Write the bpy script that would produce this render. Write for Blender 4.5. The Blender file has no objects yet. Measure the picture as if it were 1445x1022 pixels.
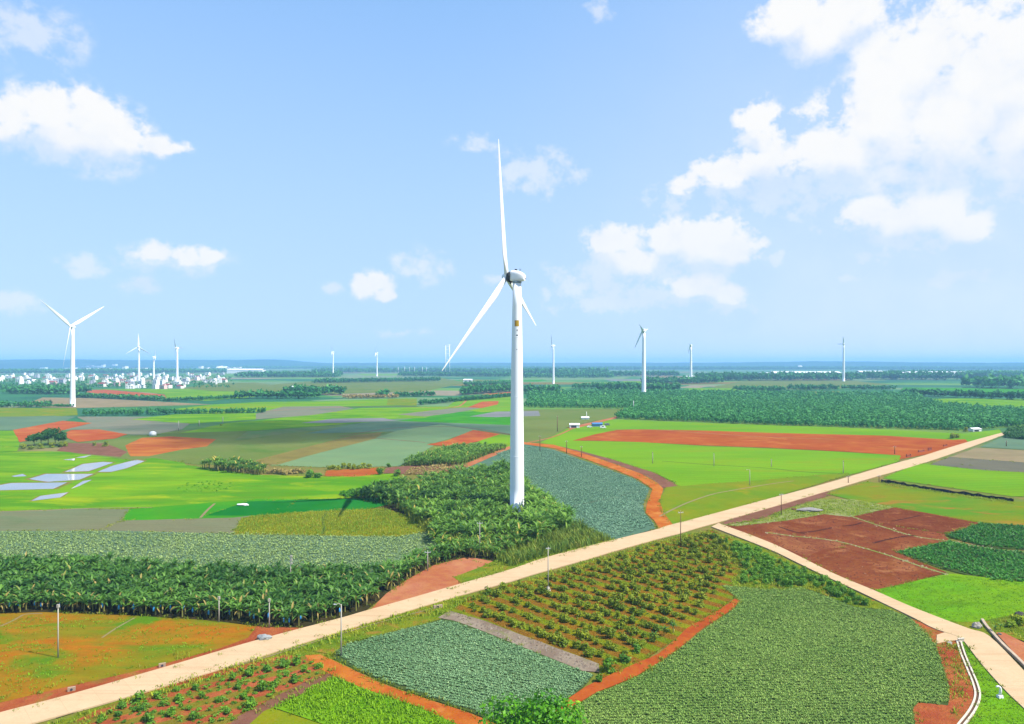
import bpy, bmesh, math, random
import numpy as np
from mathutils import Vector, Matrix, noise as mnoise
from mathutils.geometry import tessellate_polygon

random.seed(7)
RNG = np.random.default_rng(11)
SC = bpy.context.scene
COL = SC.collection

# ------------------------------------------------------------------ camera frame used to survey the ground plan
F, CX, HY, H = 1000.0, 722.5, 513.0, 57.5      # focal length and horizon of the aerial survey photo, drone height in metres


def G(px, py, z=0.0):
    y = F * (H - z) / (py - HY)
    return ((px - CX) / F * y, y)


def GP(pts):
    return [G(*p) for p in pts]


K = 2.45            # light falling on a sunlit surface, used to turn a seen colour into an albedo


def lin(c):
    c /= 255.0
    return c / 12.92 if c <= 0.04045 else ((c + 0.055) / 1.055) ** 2.4


def A(r, g, b, k=None):
    k = k or K
    return tuple(min(0.85, max(0.006, lin(v) / k)) for v in (r, g, b)) + (1.0,)


# ------------------------------------------------------------------ tags
def tag(o, label=None, cat=None, group=None, kind=None):
    if label: o['label'] = label
    if cat: o['category'] = cat
    if group: o['group'] = group
    if kind: o['kind'] = kind
    return o


def link(o, parent=None):
    COL.objects.link(o)
    if parent is not None: o.parent = parent
    return o


def empty(name, loc, rz=0.0):
    o = bpy.data.objects.new(name, None)
    o.location = loc
    o.rotation_euler = (0, 0, rz)
    o.empty_display_size = 0.5
    return link(o)


def copy_tree(o, parent=None):
    c = o.copy()
    link(c, parent)
    for ch in list(o.children): copy_tree(ch, c)
    return c


# ------------------------------------------------------------------ node helpers
def new_mat(name):
    m = bpy.data.materials.new(name)
    m.use_nodes = True
    nt = m.node_tree
    nt.nodes.clear()
    return m, nt


class NB:
    """Small helper to wire nodes."""
    def __init__(s, nt): s.nt = nt

    def n(s, t, **kw):
        nd = s.nt.nodes.new(t)
        for k, v in kw.items(): setattr(nd, k, v)
        return nd

    def set(s, sock, v):
        if isinstance(v, bpy.types.NodeSocket): s.nt.links.new(v, sock)
        else: sock.default_value = v

    def math(s, op, a, b=0.0, c=None, clamp=False):
        nd = s.n('ShaderNodeMath', operation=op, use_clamp=clamp)
        s.set(nd.inputs[0], a); s.set(nd.inputs[1], b)
        if c is not None: s.set(nd.inputs[2], c)
        return nd.outputs[0]

    def mix(s, f, a, b, blend='MIX'):
        nd = s.n('ShaderNodeMix', data_type='RGBA', blend_type=blend)
        s.set(nd.inputs[0], f); s.set(nd.inputs[6], a); s.set(nd.inputs[7], b)
        return nd.outputs[2]

    def noise(s, vec, scale, detail=3, rough=0.55, dist=0.0):
        nd = s.n('ShaderNodeTexNoise')
        s.set(nd.inputs['Vector'], vec)
        nd.inputs['Scale'].default_value = scale
        nd.inputs['Detail'].default_value = detail
        nd.inputs['Roughness'].default_value = rough
        nd.inputs['Distortion'].default_value = dist
        return nd.outputs['Fac']

    def mapr(s, v, a, b, c=0.0, d=1.0, smooth=False):
        nd = s.n('ShaderNodeMapRange')
        nd.interpolation_type = 'SMOOTHSTEP' if smooth else 'LINEAR'
        s.set(nd.inputs[0], v)
        for i, x in enumerate((a, b, c, d)): nd.inputs[i + 1].default_value = x
        return nd.outputs[0]

    def mapping(s, vec, loc=(0, 0, 0), rot=(0, 0, 0), scale=(1, 1, 1)):
        nd = s.n('ShaderNodeMapping')
        s.set(nd.inputs[0], vec)
        nd.inputs[1].default_value = loc; nd.inputs[2].default_value = rot; nd.inputs[3].default_value = scale
        return nd.outputs[0]

    def bsdf(s, col, rough=0.85, spec=0.25, normal=None, metallic=0.0):
        b = s.n('ShaderNodeBsdfPrincipled')
        s.set(b.inputs['Base Color'], col)
        s.set(b.inputs['Roughness'], rough)
        b.inputs['Specular IOR Level'].default_value = spec
        b.inputs['Metallic'].default_value = metallic
        if normal is not None: s.nt.links.new(normal, b.inputs['Normal'])
        return b

    def bump(s, h, strength, dist):
        nd = s.n('ShaderNodeBump')
        nd.inputs['Strength'].default_value = strength
        nd.inputs['Distance'].default_value = dist
        s.nt.links.new(h, nd.inputs['Height'])
        return nd.outputs[0]

    def out(s, shader):
        o = s.n('ShaderNodeOutputMaterial')
        s.nt.links.new(shader, o.inputs[0])


def ground_mat(name, c1, c2, c3=None, big=0.03, mid=0.25, fine=1.6, thr=(0.4, 0.6), thr3=(0.55, 0.68), row=None, row_amt=0.3,
               row_col=None, fine_amt=0.25, bump=0.5, bdist=0.15, stretch=(1, 1, 1), rot=0.0, rough=0.9):
    """Bare soil, turf or low crop seen from the air: two or three colours in patches, planting rows, a fine grain and a bumpy relief."""
    m, nt = new_mat(name)
    b = NB(nt)
    pos = b.n('ShaderNodeNewGeometry').outputs['Position']
    p = b.mapping(pos, rot=(0, 0, rot), scale=stretch)
    n1 = b.noise(p, big, 5, 0.6, 0.4)
    col = b.mix(b.mapr(n1, *thr), c1, c2)
    if c3:
        n3 = b.noise(b.mapping(p, loc=(37, 91, 5)), big * 1.7, 5, 0.62, 0.6)
        col = b.mix(b.mapr(n3, *thr3), col, c3)
    if row:
        ang, spacing = row
        r = b.mapping(pos, rot=(0, 0, -ang))
        w = b.n('ShaderNodeTexWave', wave_type='BANDS', bands_direction='Y', wave_profile='SIN')
        b.set(w.inputs['Vector'], r)
        w.inputs['Scale'].default_value = math.pi * 2 / spacing / 20.0
        w.inputs['Distortion'].default_value = 1.2
        w.inputs['Detail'].default_value = 2.0
        w.inputs['Detail Scale'].default_value = 1.0
        f = b.math('MULTIPLY', b.mapr(w.outputs['Fac'], 0.3, 0.7), row_amt)
        col = b.mix(f, col, row_col or tuple(v * 0.55 for v in c1[:3]) + (1,))
    n2 = b.noise(p, mid, 4, 0.6)
    nf = b.noise(pos, fine, 4, 0.7)
    v = b.math('ADD', b.math('MULTIPLY', b.math('SUBTRACT', n2, 0.5), fine_amt * 1.6), b.math('MULTIPLY', b.math('SUBTRACT', nf, 0.5), fine_amt * 2.4))
    hs = b.n('ShaderNodeHueSaturation')
    b.set(hs.inputs['Color'], col)
    b.set(hs.inputs['Value'], b.math('ADD', v, 1.0))
    b.set(hs.inputs['Hue'], b.math('ADD', b.math('MULTIPLY', b.math('SUBTRACT', n2, 0.5), 0.05), 0.5))
    nrm = b.bump(b.math('ADD', nf, b.math('MULTIPLY', n2, 1.2)), bump, bdist)
    b.out(b.bsdf(hs.outputs[0], 1.0, 0.0, nrm).outputs[0])
    return m


def leaf_mat(name, c1, c2, c3=None, rough=0.5, spec=0.4, trans=0.25):
    """Leaves: the colour goes from plant to plant and leaf to leaf with the mesh's own tint number."""
    m, nt = new_mat(name)
    b = NB(nt)
    at = b.n('ShaderNodeAttribute', attribute_name='tint').outputs['Fac']
    rnd = b.n('ShaderNodeObjectInfo').outputs['Random']
    pos = b.n('ShaderNodeNewGeometry').outputs['Position']
    n1 = b.noise(pos, 0.05, 3)
    f = b.math('ADD', b.math('MULTIPLY', at, 0.7), b.math('MULTIPLY', rnd, 0.25))
    f = b.math('ADD', f, b.math('MULTIPLY', b.math('SUBTRACT', n1, 0.5), 0.9))
    col = b.mix(b.mapr(f, 0.1, 0.9), c1, c2)
    if c3: col = b.mix(b.mapr(at, 0.86, 0.97), col, c3)
    pb = b.bsdf(col, rough + 0.1, spec * 0.45)
    tr = b.n('ShaderNodeBsdfTranslucent')
    b.set(tr.inputs[0], b.mix(0.35, col, c2))
    mx = b.n('ShaderNodeMixShader')
    mx.inputs[0].default_value = trans
    nt.links.new(pb.outputs[0], mx.inputs[1]); nt.links.new(tr.outputs[0], mx.inputs[2])
    b.out(mx.outputs[0])
    return m


def plain_mat(name, c, rough=0.6, spec=0.3, var=0.08, scale=0.6, metallic=0.0, bump=0.0):
    m, nt = new_mat(name)
    b = NB(nt)
    pos = b.n('ShaderNodeTexCoord').outputs['Object']
    n1 = b.noise(pos, scale, 5, 0.65)
    hs = b.n('ShaderNodeHueSaturation')
    hs.inputs['Color'].default_value = c
    b.set(hs.inputs['Value'], b.mapr(n1, 0.2, 0.8, 1 - var, 1 + var))
    nrm = b.bump(b.noise(pos, scale * 6, 4), bump, 0.05) if bump else None
    b.out(b.bsdf(hs.outputs[0], rough, spec, nrm, metallic).outputs[0])
    return m


# ------------------------------------------------------------------ mesh helpers
def mesh_np(name, V, Q, mat, tint=None, parent=None, tris=False, smooth=False, obj=True):
    me = bpy.data.meshes.new(name)
    V = np.asarray(V, np.float32); Q = np.asarray(Q, np.int32)
    k = 3 if tris else 4
    me.vertices.add(len(V)); me.vertices.foreach_set('co', V.ravel())
    me.loops.add(Q.size); me.loops.foreach_set('vertex_index', Q.ravel())
    me.polygons.add(len(Q)); me.polygons.foreach_set('loop_start', np.arange(0, Q.size, k, dtype=np.int32))
    me.polygons.foreach_set('loop_total', np.full(len(Q), k, np.int32))
    if smooth: me.polygons.foreach_set('use_smooth', np.ones(len(Q), bool))
    me.update(calc_edges=True)
    if tint is not None:
        at = me.attributes.new('tint', 'FLOAT', 'POINT')
        at.data.foreach_set('value', np.asarray(tint, np.float32))
    me.materials.append(mat)
    if not obj: return me
    return link(bpy.data.objects.new(name, me), parent)


class MB:
    """Collects polygons and makes one mesh object of them."""
    def __init__(s): s.v = []; s.f = []; s.sm = []

    def add(s, vs, fs, smooth=False):
        o = len(s.v)
        s.v += [tuple(v) for v in vs]
        s.f += [tuple(o + i for i in f) for f in fs]
        s.sm += [smooth] * len(fs)
        return s

    def box(s, c, d, rz=0.0, taper=1.0):
        x, y, z = (k / 2 for k in d)
        cs, sn = math.cos(rz), math.sin(rz)
        vs = []
        for sz in (-1, 1):
            t = taper if sz > 0 else 1
            for sx, sy in ((-1, -1), (1, -1), (1, 1), (-1, 1)):
                a, b_ = sx * x * t, sy * y * t
                vs.append((c[0] + a * cs - b_ * sn, c[1] + a * sn + b_ * cs, c[2] + sz * z))
        return s.add(vs, [(3, 2, 1, 0), (4, 5, 6, 7), (0, 1, 5, 4), (1, 2, 6, 5), (2, 3, 7, 6), (3, 0, 4, 7)])

    def tube(s, pts, rads, n=8, cap=True, smooth=True):
        pts = [Vector(p) for p in pts]
        vs = []
        for i, p in enumerate(pts):
            d = (pts[min(i + 1, len(pts) - 1)] - pts[max(i - 1, 0)]).normalized()
            up = Vector((0, 0, 1)) if abs(d.z) < 0.95 else Vector((1, 0, 0))
            a = d.cross(up).normalized(); b_ = d.cross(a).normalized()
            r = rads[i] if hasattr(rads, '__len__') else rads
            for k in range(n):
                t = 2 * math.pi * k / n
                vs.append(p + (a * math.cos(t) + b_ * math.sin(t)) * r)
        fs = []
        for i in range(len(pts) - 1):
            for k in range(n):
                fs.append((i * n + k, i * n + (k + 1) % n, (i + 1) * n + (k + 1) % n, (i + 1) * n + k))
        s.add(vs, fs, smooth)
        if cap:
            o = len(s.v) - len(vs)
            s.f.append(tuple(o + k for k in range(n))); s.sm.append(False)
            s.f.append(tuple(o + (len(pts) - 1) * n + k for k in reversed(range(n)))); s.sm.append(False)
        return s

    def lathe(s, prof, n=24, c=(0, 0, 0), smooth=True):
        return s.tube([(c[0], c[1], c[2] + z) for r, z in prof], [max(r, 1e-3) for r, z in prof], n, True, smooth)

    def mesh(s, name, mat):
        me = bpy.data.meshes.new(name)
        me.from_pydata(s.v, [], s.f)
        me.polygons.foreach_set('use_smooth', s.sm)
        bm = bmesh.new(); bm.from_mesh(me)
        bmesh.ops.recalc_face_normals(bm, faces=bm.faces)
        bm.to_mesh(me); bm.free()
        me.materials.append(mat)
        return me

    def build(s, name, mat, parent=None, loc=None):
        o = bpy.data.objects.new(name, s.mesh(name, mat))
        if loc: o.location = loc
        return link(o, parent)


# ------------------------------------------------------------------ ground sheets
def wander(pts, closed=True, step=3.0, amp=None):
    """Field boundary with the small irregularities of a hand-cut edge."""
    out = []
    n = len(pts)
    for i in range(n if closed else n - 1):
        a = pts[i]; c = pts[(i + 1) % n]
        L = math.hypot(c[0] - a[0], c[1] - a[1])
        d = math.hypot((a[0] + c[0]) / 2, (a[1] + c[1]) / 2)
        st = max(step, d * 0.012)
        k = max(1, min(40, int(L / st)))
        am = amp if amp is not None else min(3.0, d * 0.0011)
        for j in range(k):
            t = j / k
            x, y = a[0] + (c[0] - a[0]) * t, a[1] + (c[1] - a[1]) * t
            if j:
                q = mnoise.noise_vector(Vector((x * 0.11, y * 0.11, 3.3)))
                x += q[0] * am; y += q[1] * am
            out.append((x, y))
    if not closed: out.append(pts[-1])
    return out


def sheet(name, poly, z, mat, label=None, cat=None, kind='structure'):
    tri = tessellate_polygon([[Vector((x, y, 0)) for x, y in poly]])
    me = bpy.data.meshes.new(name)
    fs = []
    for t in tri:
        a, b_, c = (poly[i] for i in t)
        ar = (b_[0] - a[0]) * (c[1] - a[1]) - (b_[1] - a[1]) * (c[0] - a[0])
        fs.append(tuple(t) if ar > 0 else tuple(reversed(t)))
    me.from_pydata([(x, y, z) for x, y in poly], [], fs)
    me.materials.append(mat)
    o = link(bpy.data.objects.new(name, me))
    return tag(o, label, cat, kind=kind)


def catmull(pts, k=6):
    out = []
    P = [pts[0]] + list(pts) + [pts[-1]]
    for i in range(1, len(P) - 2):
        p0, p1, p2, p3 = (np.array(P[i + j], float) for j in (-1, 0, 1, 2))
        for j in range(k):
            t = j / k
            out.append(tuple(0.5 * (2 * p1 + (p2 - p0) * t + (2 * p0 - 5 * p1 + 4 * p2 - p3) * t * t + (3 * p1 - p0 - 3 * p2 + p3) * t ** 3)))
    out.append(tuple(pts[-1]))
    return out


def ribbon_poly(pts, w):
    """Outline of a strip of width w (number or list) along a centre line."""
    L, R = [], []
    n = len(pts)
    for i, p in enumerate(pts):
        a, c = pts[max(i - 1, 0)], pts[min(i + 1, n - 1)]
        d = math.hypot(c[0] - a[0], c[1] - a[1]) or 1
        nx, ny = -(c[1] - a[1]) / d, (c[0] - a[0]) / d
        hw = (w[i] if hasattr(w, '__len__') else w) / 2
        L.append((p[0] + nx * hw, p[1] + ny * hw)); R.append((p[0] - nx * hw, p[1] - ny * hw))
    return L + R[::-1]


def inside(P, poly):
    P = np.asarray(P); q = np.asarray(poly)
    x, y = P[:, 0], P[:, 1]
    r = np.zeros(len(P), bool)
    x0, y0 = q[-1]
    for x1, y1 in q:
        c = (y1 > y) != (y0 > y)
        with np.errstate(divide='ignore', invalid='ignore'):
            xi = (x0 - x1) * (y - y1) / (y0 - y1) + x1
        r ^= c & (x < xi)
        x0, y0 = x1, y1
    return r


def grid_in(poly, dx, dy, ang=0.0, jit=0.35):
    """Planting positions in rows (direction ang, dx along the row, dy between rows) inside a polygon."""
    q = np.asarray(poly)
    c = q.mean(0)
    R = np.hypot(*(q - c).T).max()
    u = np.arange(-R, R, dx); v = np.arange(-R, R, dy)
    U, Vv = np.meshgrid(u, v)
    U = U + RNG.uniform(-jit, jit, U.shape) * dx
    Vv = Vv + RNG.uniform(-jit, jit, U.shape) * dy
    ca, sa = math.cos(ang), math.sin(ang)
    P = np.stack([c[0] + U * ca - Vv * sa, c[1] + U * sa + Vv * ca], -1).reshape(-1, 2)
    return P[inside(P, poly)]


def scatter(name, protos, P, mat, smin=0.8, smax=1.2, z=0.0, parent=None, zs=None):
    """One merged mesh with a copy of one of the prototypes (V, Q, T) at every position."""
    Vs, Qs, Ts = [], [], []
    off = 0
    N = len(P)
    pick = RNG.integers(0, len(protos), N)
    for k, (V, Q, T) in enumerate(protos):
        idx = np.nonzero(pick == k)[0]
        if not len(idx): continue
        n = len(idx)
        a = RNG.uniform(0, 2 * math.pi, n); s = RNG.uniform(smin, smax, n)
        ca, sa = np.cos(a) * s, np.sin(a) * s
        X = V[None, :, 0] * ca[:, None] - V[None, :, 1] * sa[:, None] + P[idx, 0][:, None]
        Y = V[None, :, 0] * sa[:, None] + V[None, :, 1] * ca[:, None] + P[idx, 1][:, None]
        Z = V[None, :, 2] * (s * RNG.uniform(0.85, 1.15, n))[:, None] + z
        Vs.append(np.stack([X, Y, Z], -1).reshape(-1, 3))
        Qs.append((Q[None] + (np.arange(n) * len(V))[:, None, None] + off).reshape(-1, Q.shape[1]))
        Ts.append(np.clip(T[None] * 0.6 + RNG.uniform(0, 0.4, n)[:, None], 0, 1).ravel())
        off += n * len(V)
    V = np.concatenate(Vs); Q = np.concatenate(Qs); T = np.concatenate(Ts)
    return mesh_np(name, V, Q, mat, T, parent, tris=Q.shape[1] == 3)
# ================================================================== camera, sun, sky, air
cam = bpy.data.cameras.new('camera')
cam.sensor_width = 36.0
cam.lens = 36.0 * F / 1445.0
cam.shift_y = (HY - 511.0) / 1445.0
cam.clip_start = 0.5; cam.clip_end = 60000.0
co = link(bpy.data.objects.new('camera', cam))
co.location = (0, 0, H); co.rotation_euler = (math.radians(90), 0, 0)
SC.camera = co

SUN_AZ, SUN_EL = math.radians(110), math.radians(52)       # azimuth clockwise from the view direction (+Y): the sun stands to the right
sun = bpy.data.lights.new('sun', 'SUN')
sun.energy = 4.6; sun.angle = math.radians(0.5); sun.color = (1.0, 0.945, 0.85)
so = link(bpy.data.objects.new('sun', sun))
sd = Vector((math.sin(SUN_AZ) * math.cos(SUN_EL), math.cos(SUN_AZ) * math.cos(SUN_EL), math.sin(SUN_EL)))
so.rotation_euler = sd.to_track_quat('Z', 'Y').to_euler()
so.location = sd * 300

SC.view_settings.view_transform = 'Standard'
SC.view_settings.look = 'None'
SC.view_settings.exposure = 0.94
SC.view_settings.gamma = 1.0

w = bpy.data.worlds.new('World'); SC.world = w
w.use_nodes = True
wn = w.node_tree; wn.nodes.clear()
b = NB(wn)
sky = b.n('ShaderNodeTexSky', sky_type='NISHITA')
sky.sun_disc = False
sky.sun_elevation = SUN_EL; sky.sun_rotation = SUN_AZ
sky.altitude = 100; sky.air_density = 1.0; sky.dust_density = 0.0; sky.ozone_density = 10.0
dirv = b.n('ShaderNodeTexCoord').outputs['Generated']
sx = b.n('ShaderNodeSeparateXYZ'); wn.links.new(dirv, sx.inputs[0])
az = b.math('ARCTAN2', sx.outputs[0], sx.outputs[1])
el = b.math('ARCSINE', sx.outputs[2])
cb = b.n('ShaderNodeCombineXYZ'); wn.links.new(az, cb.inputs[0]); wn.links.new(el, cb.inputs[1])
# fluffy distortion of the cloud outlines
nz = b.n('ShaderNodeTexNoise'); wn.links.new(dirv, nz.inputs['Vector'])
nz.inputs['Scale'].default_value = 16; nz.inputs['Detail'].default_value = 4; nz.inputs['Roughness'].default_value = 0.55
dv = b.n('ShaderNodeVectorMath', operation='SUBTRACT'); wn.links.new(nz.outputs['Color'], dv.inputs[0]); dv.inputs[1].default_value = (0.5, 0.5, 0.5)
ds = b.n('ShaderNodeVectorMath', operation='SCALE'); wn.links.new(dv.outputs[0], ds.inputs[0]); ds.inputs['Scale'].default_value = 0.026
da = b.n('ShaderNodeVectorMath', operation='ADD'); wn.links.new(cb.outputs[0], da.inputs[0]); wn.links.new(ds.outputs[0], da.inputs[1])
UV = da.outputs[0]


def cloud_field(blobs, UV, grow=1.0):
    acc = None
    for (px, py, rx, ry) in blobs:
        u = math.atan((px - CX) / F); v = math.asin(((HY - py) / F) / math.sqrt(1 + ((px - CX) / F) ** 2 + ((HY - py) / F) ** 2))
        ku = 1 + ((px - CX) / F) ** 2
        a = rx * grow / F / ku; c = ry * grow / F / math.sqrt(ku)
        mp = b.mapping(UV, loc=(-u / a, -v / c, 0), scale=(1 / a, 1 / c, 0))
        gr = b.n('ShaderNodeTexGradient', gradient_type='SPHERICAL')
        wn.links.new(mp, gr.inputs[0])
        acc = gr.outputs['Fac'] if acc is None else b.math('SMOOTH_MAX', acc, gr.outputs['Fac'], 0.07)
    return acc


CRISP = [(75, 162, 68, 46), (125, 172, 74, 48), (170, 186, 54, 44), (15, 175, 62, 38), (215, 203, 38, 20), (110, 198, 110, 34), (245, 210, 30, 11),
         (1165, 45, 85, 50), (1300, 95, 165, 110), (1400, 120, 240, 150), (1245, 165, 115, 80), (1340, 170, 280, 130), (1460, 180, 200, 140), (1085, 228, 80, 34), (1190, 210, 105, 55),
         (1020, 244, 66, 28), (972, 258, 36, 18), (1070, 165, 36, 34), (1080, 200, 44, 36), (1120, 20, 70, 40), (1440, 60, 130, 60), (1200, 10, 60, 40),
         (950, 332, 50, 42), (1000, 345, 80, 46), (1040, 350, 50, 40), (865, 340, 46, 30), (890, 365, 60, 34), (1295, 300, 120, 50), (1225, 300, 62, 34), (1360, 322, 72, 40),
         (985, 400, 60, 30), (1030, 412, 40, 20), (225, 358, 44, 17), (262, 362, 50, 16), (295, 358, 26, 14), (522, 402, 34, 24), (540, 415, 20, 12)]
SOFT = [(240, 368, 110, 26), (120, 375, 50, 20), (200, 402, 50, 16), (595, 374, 50, 28), (472, 409, 22, 12), (765, 244, 70, 42), (735, 238, 40, 36),
        (810, 250, 30, 20), (670, 200, 46, 16), (845, 14, 34, 22), (45, 45, 90, 60), (1190, 392, 40, 20), (1210, 320, 80, 30), (840, 400, 100, 50), (850, 430, 110, 24), (930, 420, 120, 40),
        (1040, 430, 60, 20), (10, 425, 60, 24), (1290, 340, 190, 40), (1350, 395, 90, 24), (1120, 260, 260, 60), (1300, 240, 260, 60), (1000, 425, 80, 26), (110, 215, 120, 36), (1200, 240, 240, 70), (1350, 330, 160, 50), (960, 380, 130, 60), (700, 395, 30, 10), (1090, 365, 30, 18), (560, 470, 60, 8)]
nd1 = b.noise(b.mapping(dirv, scale=(1, 1, 1.25)), 34, 9, 0.60)
nd2 = b.noise(dirv, 11, 6, 0.55)
up_ = b.n('ShaderNodeVectorMath', operation='ADD'); wn.links.new(UV, up_.inputs[0]); up_.inputs[1].default_value = (0.0, 0.034, 0.0)
cr = cloud_field(CRISP, UV, 1.42)
cr_up = cloud_field(CRISP, up_.outputs[0], 1.42)
under = b.mapr(b.math('SUBTRACT', cr_up, cr), -0.18, 0.42, smooth=True)      # 0 on the sunlit tops, 1 along the soft undersides
vo = b.n('ShaderNodeTexVoronoi', feature='F1', normalize=True)
jit = b.n('ShaderNodeVectorMath', operation='MULTIPLY_ADD'); wn.links.new(nz.outputs['Color'], jit.inputs[0]); jit.inputs[1].default_value = (0.05, 0.05, 0.05); wn.links.new(dirv, jit.inputs[2])
wn.links.new(jit.outputs[0], vo.inputs['Vector'])
vo.inputs['Scale'].default_value = 24; vo.inputs['Detail'].default_value = 4; vo.inputs['Roughness'].default_value = 0.55; vo.inputs['Lacunarity'].default_value = 2.1
puff = b.math('SUBTRACT', 0.24, vo.outputs['Distance'])
ero = b.math('ADD', b.math('ADD', b.math('MULTIPLY', b.math('SUBTRACT', nd1, 0.5), 1.6), b.math('MULTIPLY', b.math('SUBTRACT', nd2, 0.5), 0.35)), b.math('MULTIPLY', puff, 1.15))
crv = b.math('ADD', cr, b.math('MULTIPLY', b.math('MULTIPLY', ero, b.mapr(under, 0.0, 1.0, 1.0, 0.4)), b.mapr(cr, 0.04, 0.40)))
crisp_a = b.mapr(crv, 0.13, 0.62, smooth=True)
wide_a = b.math('MULTIPLY', b.mapr(crv, 0.12, 1.0, smooth=True), 0.97)
mixa = b.n('ShaderNodeMix', data_type='FLOAT')
wn.links.new(under, mixa.inputs[0]); wn.links.new(crisp_a, mixa.inputs[2]); wn.links.new(wide_a, mixa.inputs[3])
ca = mixa.outputs[0]
sf = cloud_field(SOFT, UV, 1.2)
sfv = b.math('ADD', sf, b.math('MULTIPLY', b.math('MULTIPLY', ero, 1.5), b.mapr(sf, 0.04, 0.35)))
sa = b.math('MULTIPLY', b.mapr(sfv, 0.05, 0.85, smooth=True), 0.52)
veil = b.math('MULTIPLY', b.mapr(az, -0.15, 0.65, smooth=True), b.mapr(el, 0.0, 0.55, 0.42, 0.16))
ca = b.math('MULTIPLY', ca, b.mapr(el, 0.06, 0.30, 0.86, 1.0))
alpha = b.math('MAXIMUM', b.math('MAXIMUM', ca, sa), veil)
CLOUD = 0.515
tone = b.math('ADD', b.math('MULTIPLY', b.math('SUBTRACT', nd2, 0.5), 1.2), b.math('MULTIPLY', puff, 1.3))
lit = b.math('SUBTRACT', b.math('ADD', b.math('ADD', 0.92, tone), b.mapr(el, 0.05, 0.45, 0.0, 0.2)), b.math('MULTIPLY', under, 0.5))
ccol = b.mix(b.math('MULTIPLY', lit, 1.0, clamp=True), (0.79 * CLOUD, 0.86 * CLOUD, 0.985 * CLOUD, 1), (1.0 * CLOUD, 1.0 * CLOUD, 1.0 * CLOUD, 1))
SKY_STRENGTH = 0.12
# a bright hazy tropical sky: evenly pale from the zenith to the horizon
sg_ = b.n('ShaderNodeGamma'); wn.links.new(sky.outputs[0], sg_.inputs[0]); sg_.inputs[1].default_value = 0.35
st_ = b.mix(1.0, sg_.outputs[0], (1.28, 1.96, 2.72, 1), 'MULTIPLY')
st_ = b.mix(b.mapr(el, 0.0, 0.48, 0.80, 0.12), st_, (0.325 / 0.12, 0.412 / 0.12, 0.56 / 0.12, 1))
bg1 = b.n('ShaderNodeBackground'); bg1.inputs[1].default_value = SKY_STRENGTH
wn.links.new(st_, bg1.inputs[0])
bg2 = b.n('ShaderNodeBackground'); bg2.inputs[1].default_value = 1.0
wn.links.new(ccol, bg2.inputs[0])
mx = b.n('ShaderNodeMixShader')
wn.links.new(alpha, mx.inputs[0]); wn.links.new(bg1.outputs[0], mx.inputs[1]); wn.links.new(bg2.outputs[0], mx.inputs[2])
wo = b.n('ShaderNodeOutputWorld'); wn.links.new(mx.outputs[0], wo.inputs[0])

# the air: one closed box of even, thin, bluish haze round everything
HAZE = 1.15e-4
hm, hnt = new_mat('haze_air')
hb = NB(hnt)
pv = hb.n('ShaderNodeVolumePrincipled')
pv.inputs['Color'].default_value = (0.31, 0.60, 1.0, 1)
pv.inputs['Density'].default_value = HAZE
ho = hb.n('ShaderNodeOutputMaterial'); hnt.links.new(pv.outputs[0], ho.inputs['Volume'])
hz = MB().box((0, 7500, 80.0), (36000, 21000, 164.0)).build('haze', hm)
tag(hz, 'thin blue haze lying over the whole plain', 'haze', kind='stuff')
SC.cycles.volume_bounces = 1
SC.cycles.max_bounces = 8
SC.cycles.transparent_max_bounces = 8

# a cloud drifting high to the right, out of the picture, whose soft shade lies on the fields at the left
cb_ = bmesh.new()
bmesh.ops.create_icosphere(cb_, subdivisions=5, radius=1.0)
for v in cb_.verts:
    q_ = mnoise.fractal(v.co * 1.5 + Vector((3.1, 7.7, 0.4)), 0.8, 2.0, 5)
    v.co *= 1 + 0.5 * q_
    v.co = Vector((v.co.x * 150, v.co.y * 105, (v.co.z if v.co.z > 0 else v.co.z * 0.4) * 70))
cme = bpy.data.meshes.new('cloud'); cb_.to_mesh(cme); cb_.free()
cm_, cnt_ = new_mat('cloud_vapour')
cv_ = cnt_.nodes.new('ShaderNodeVolumePrincipled'); cv_.inputs['Color'].default_value = (1, 1, 1, 1); cv_.inputs['Density'].default_value = 0.011; cv_.inputs['Anisotropy'].default_value = 0.6
co_ = cnt_.nodes.new('ShaderNodeOutputMaterial'); cnt_.links.new(cv_.outputs[0], co_.inputs['Volume'])
cme.materials.append(cm_)
cl_ = link(bpy.data.objects.new('cloud', cme))
gx, gy = G(440, 607)
cl_.location = Vector((gx, gy, 0)) + sd * (900 / sd.z)
tag(cl_, 'small white cloud above the right of the plain that shades the fields at the left', 'cloud', kind='stuff')
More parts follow.
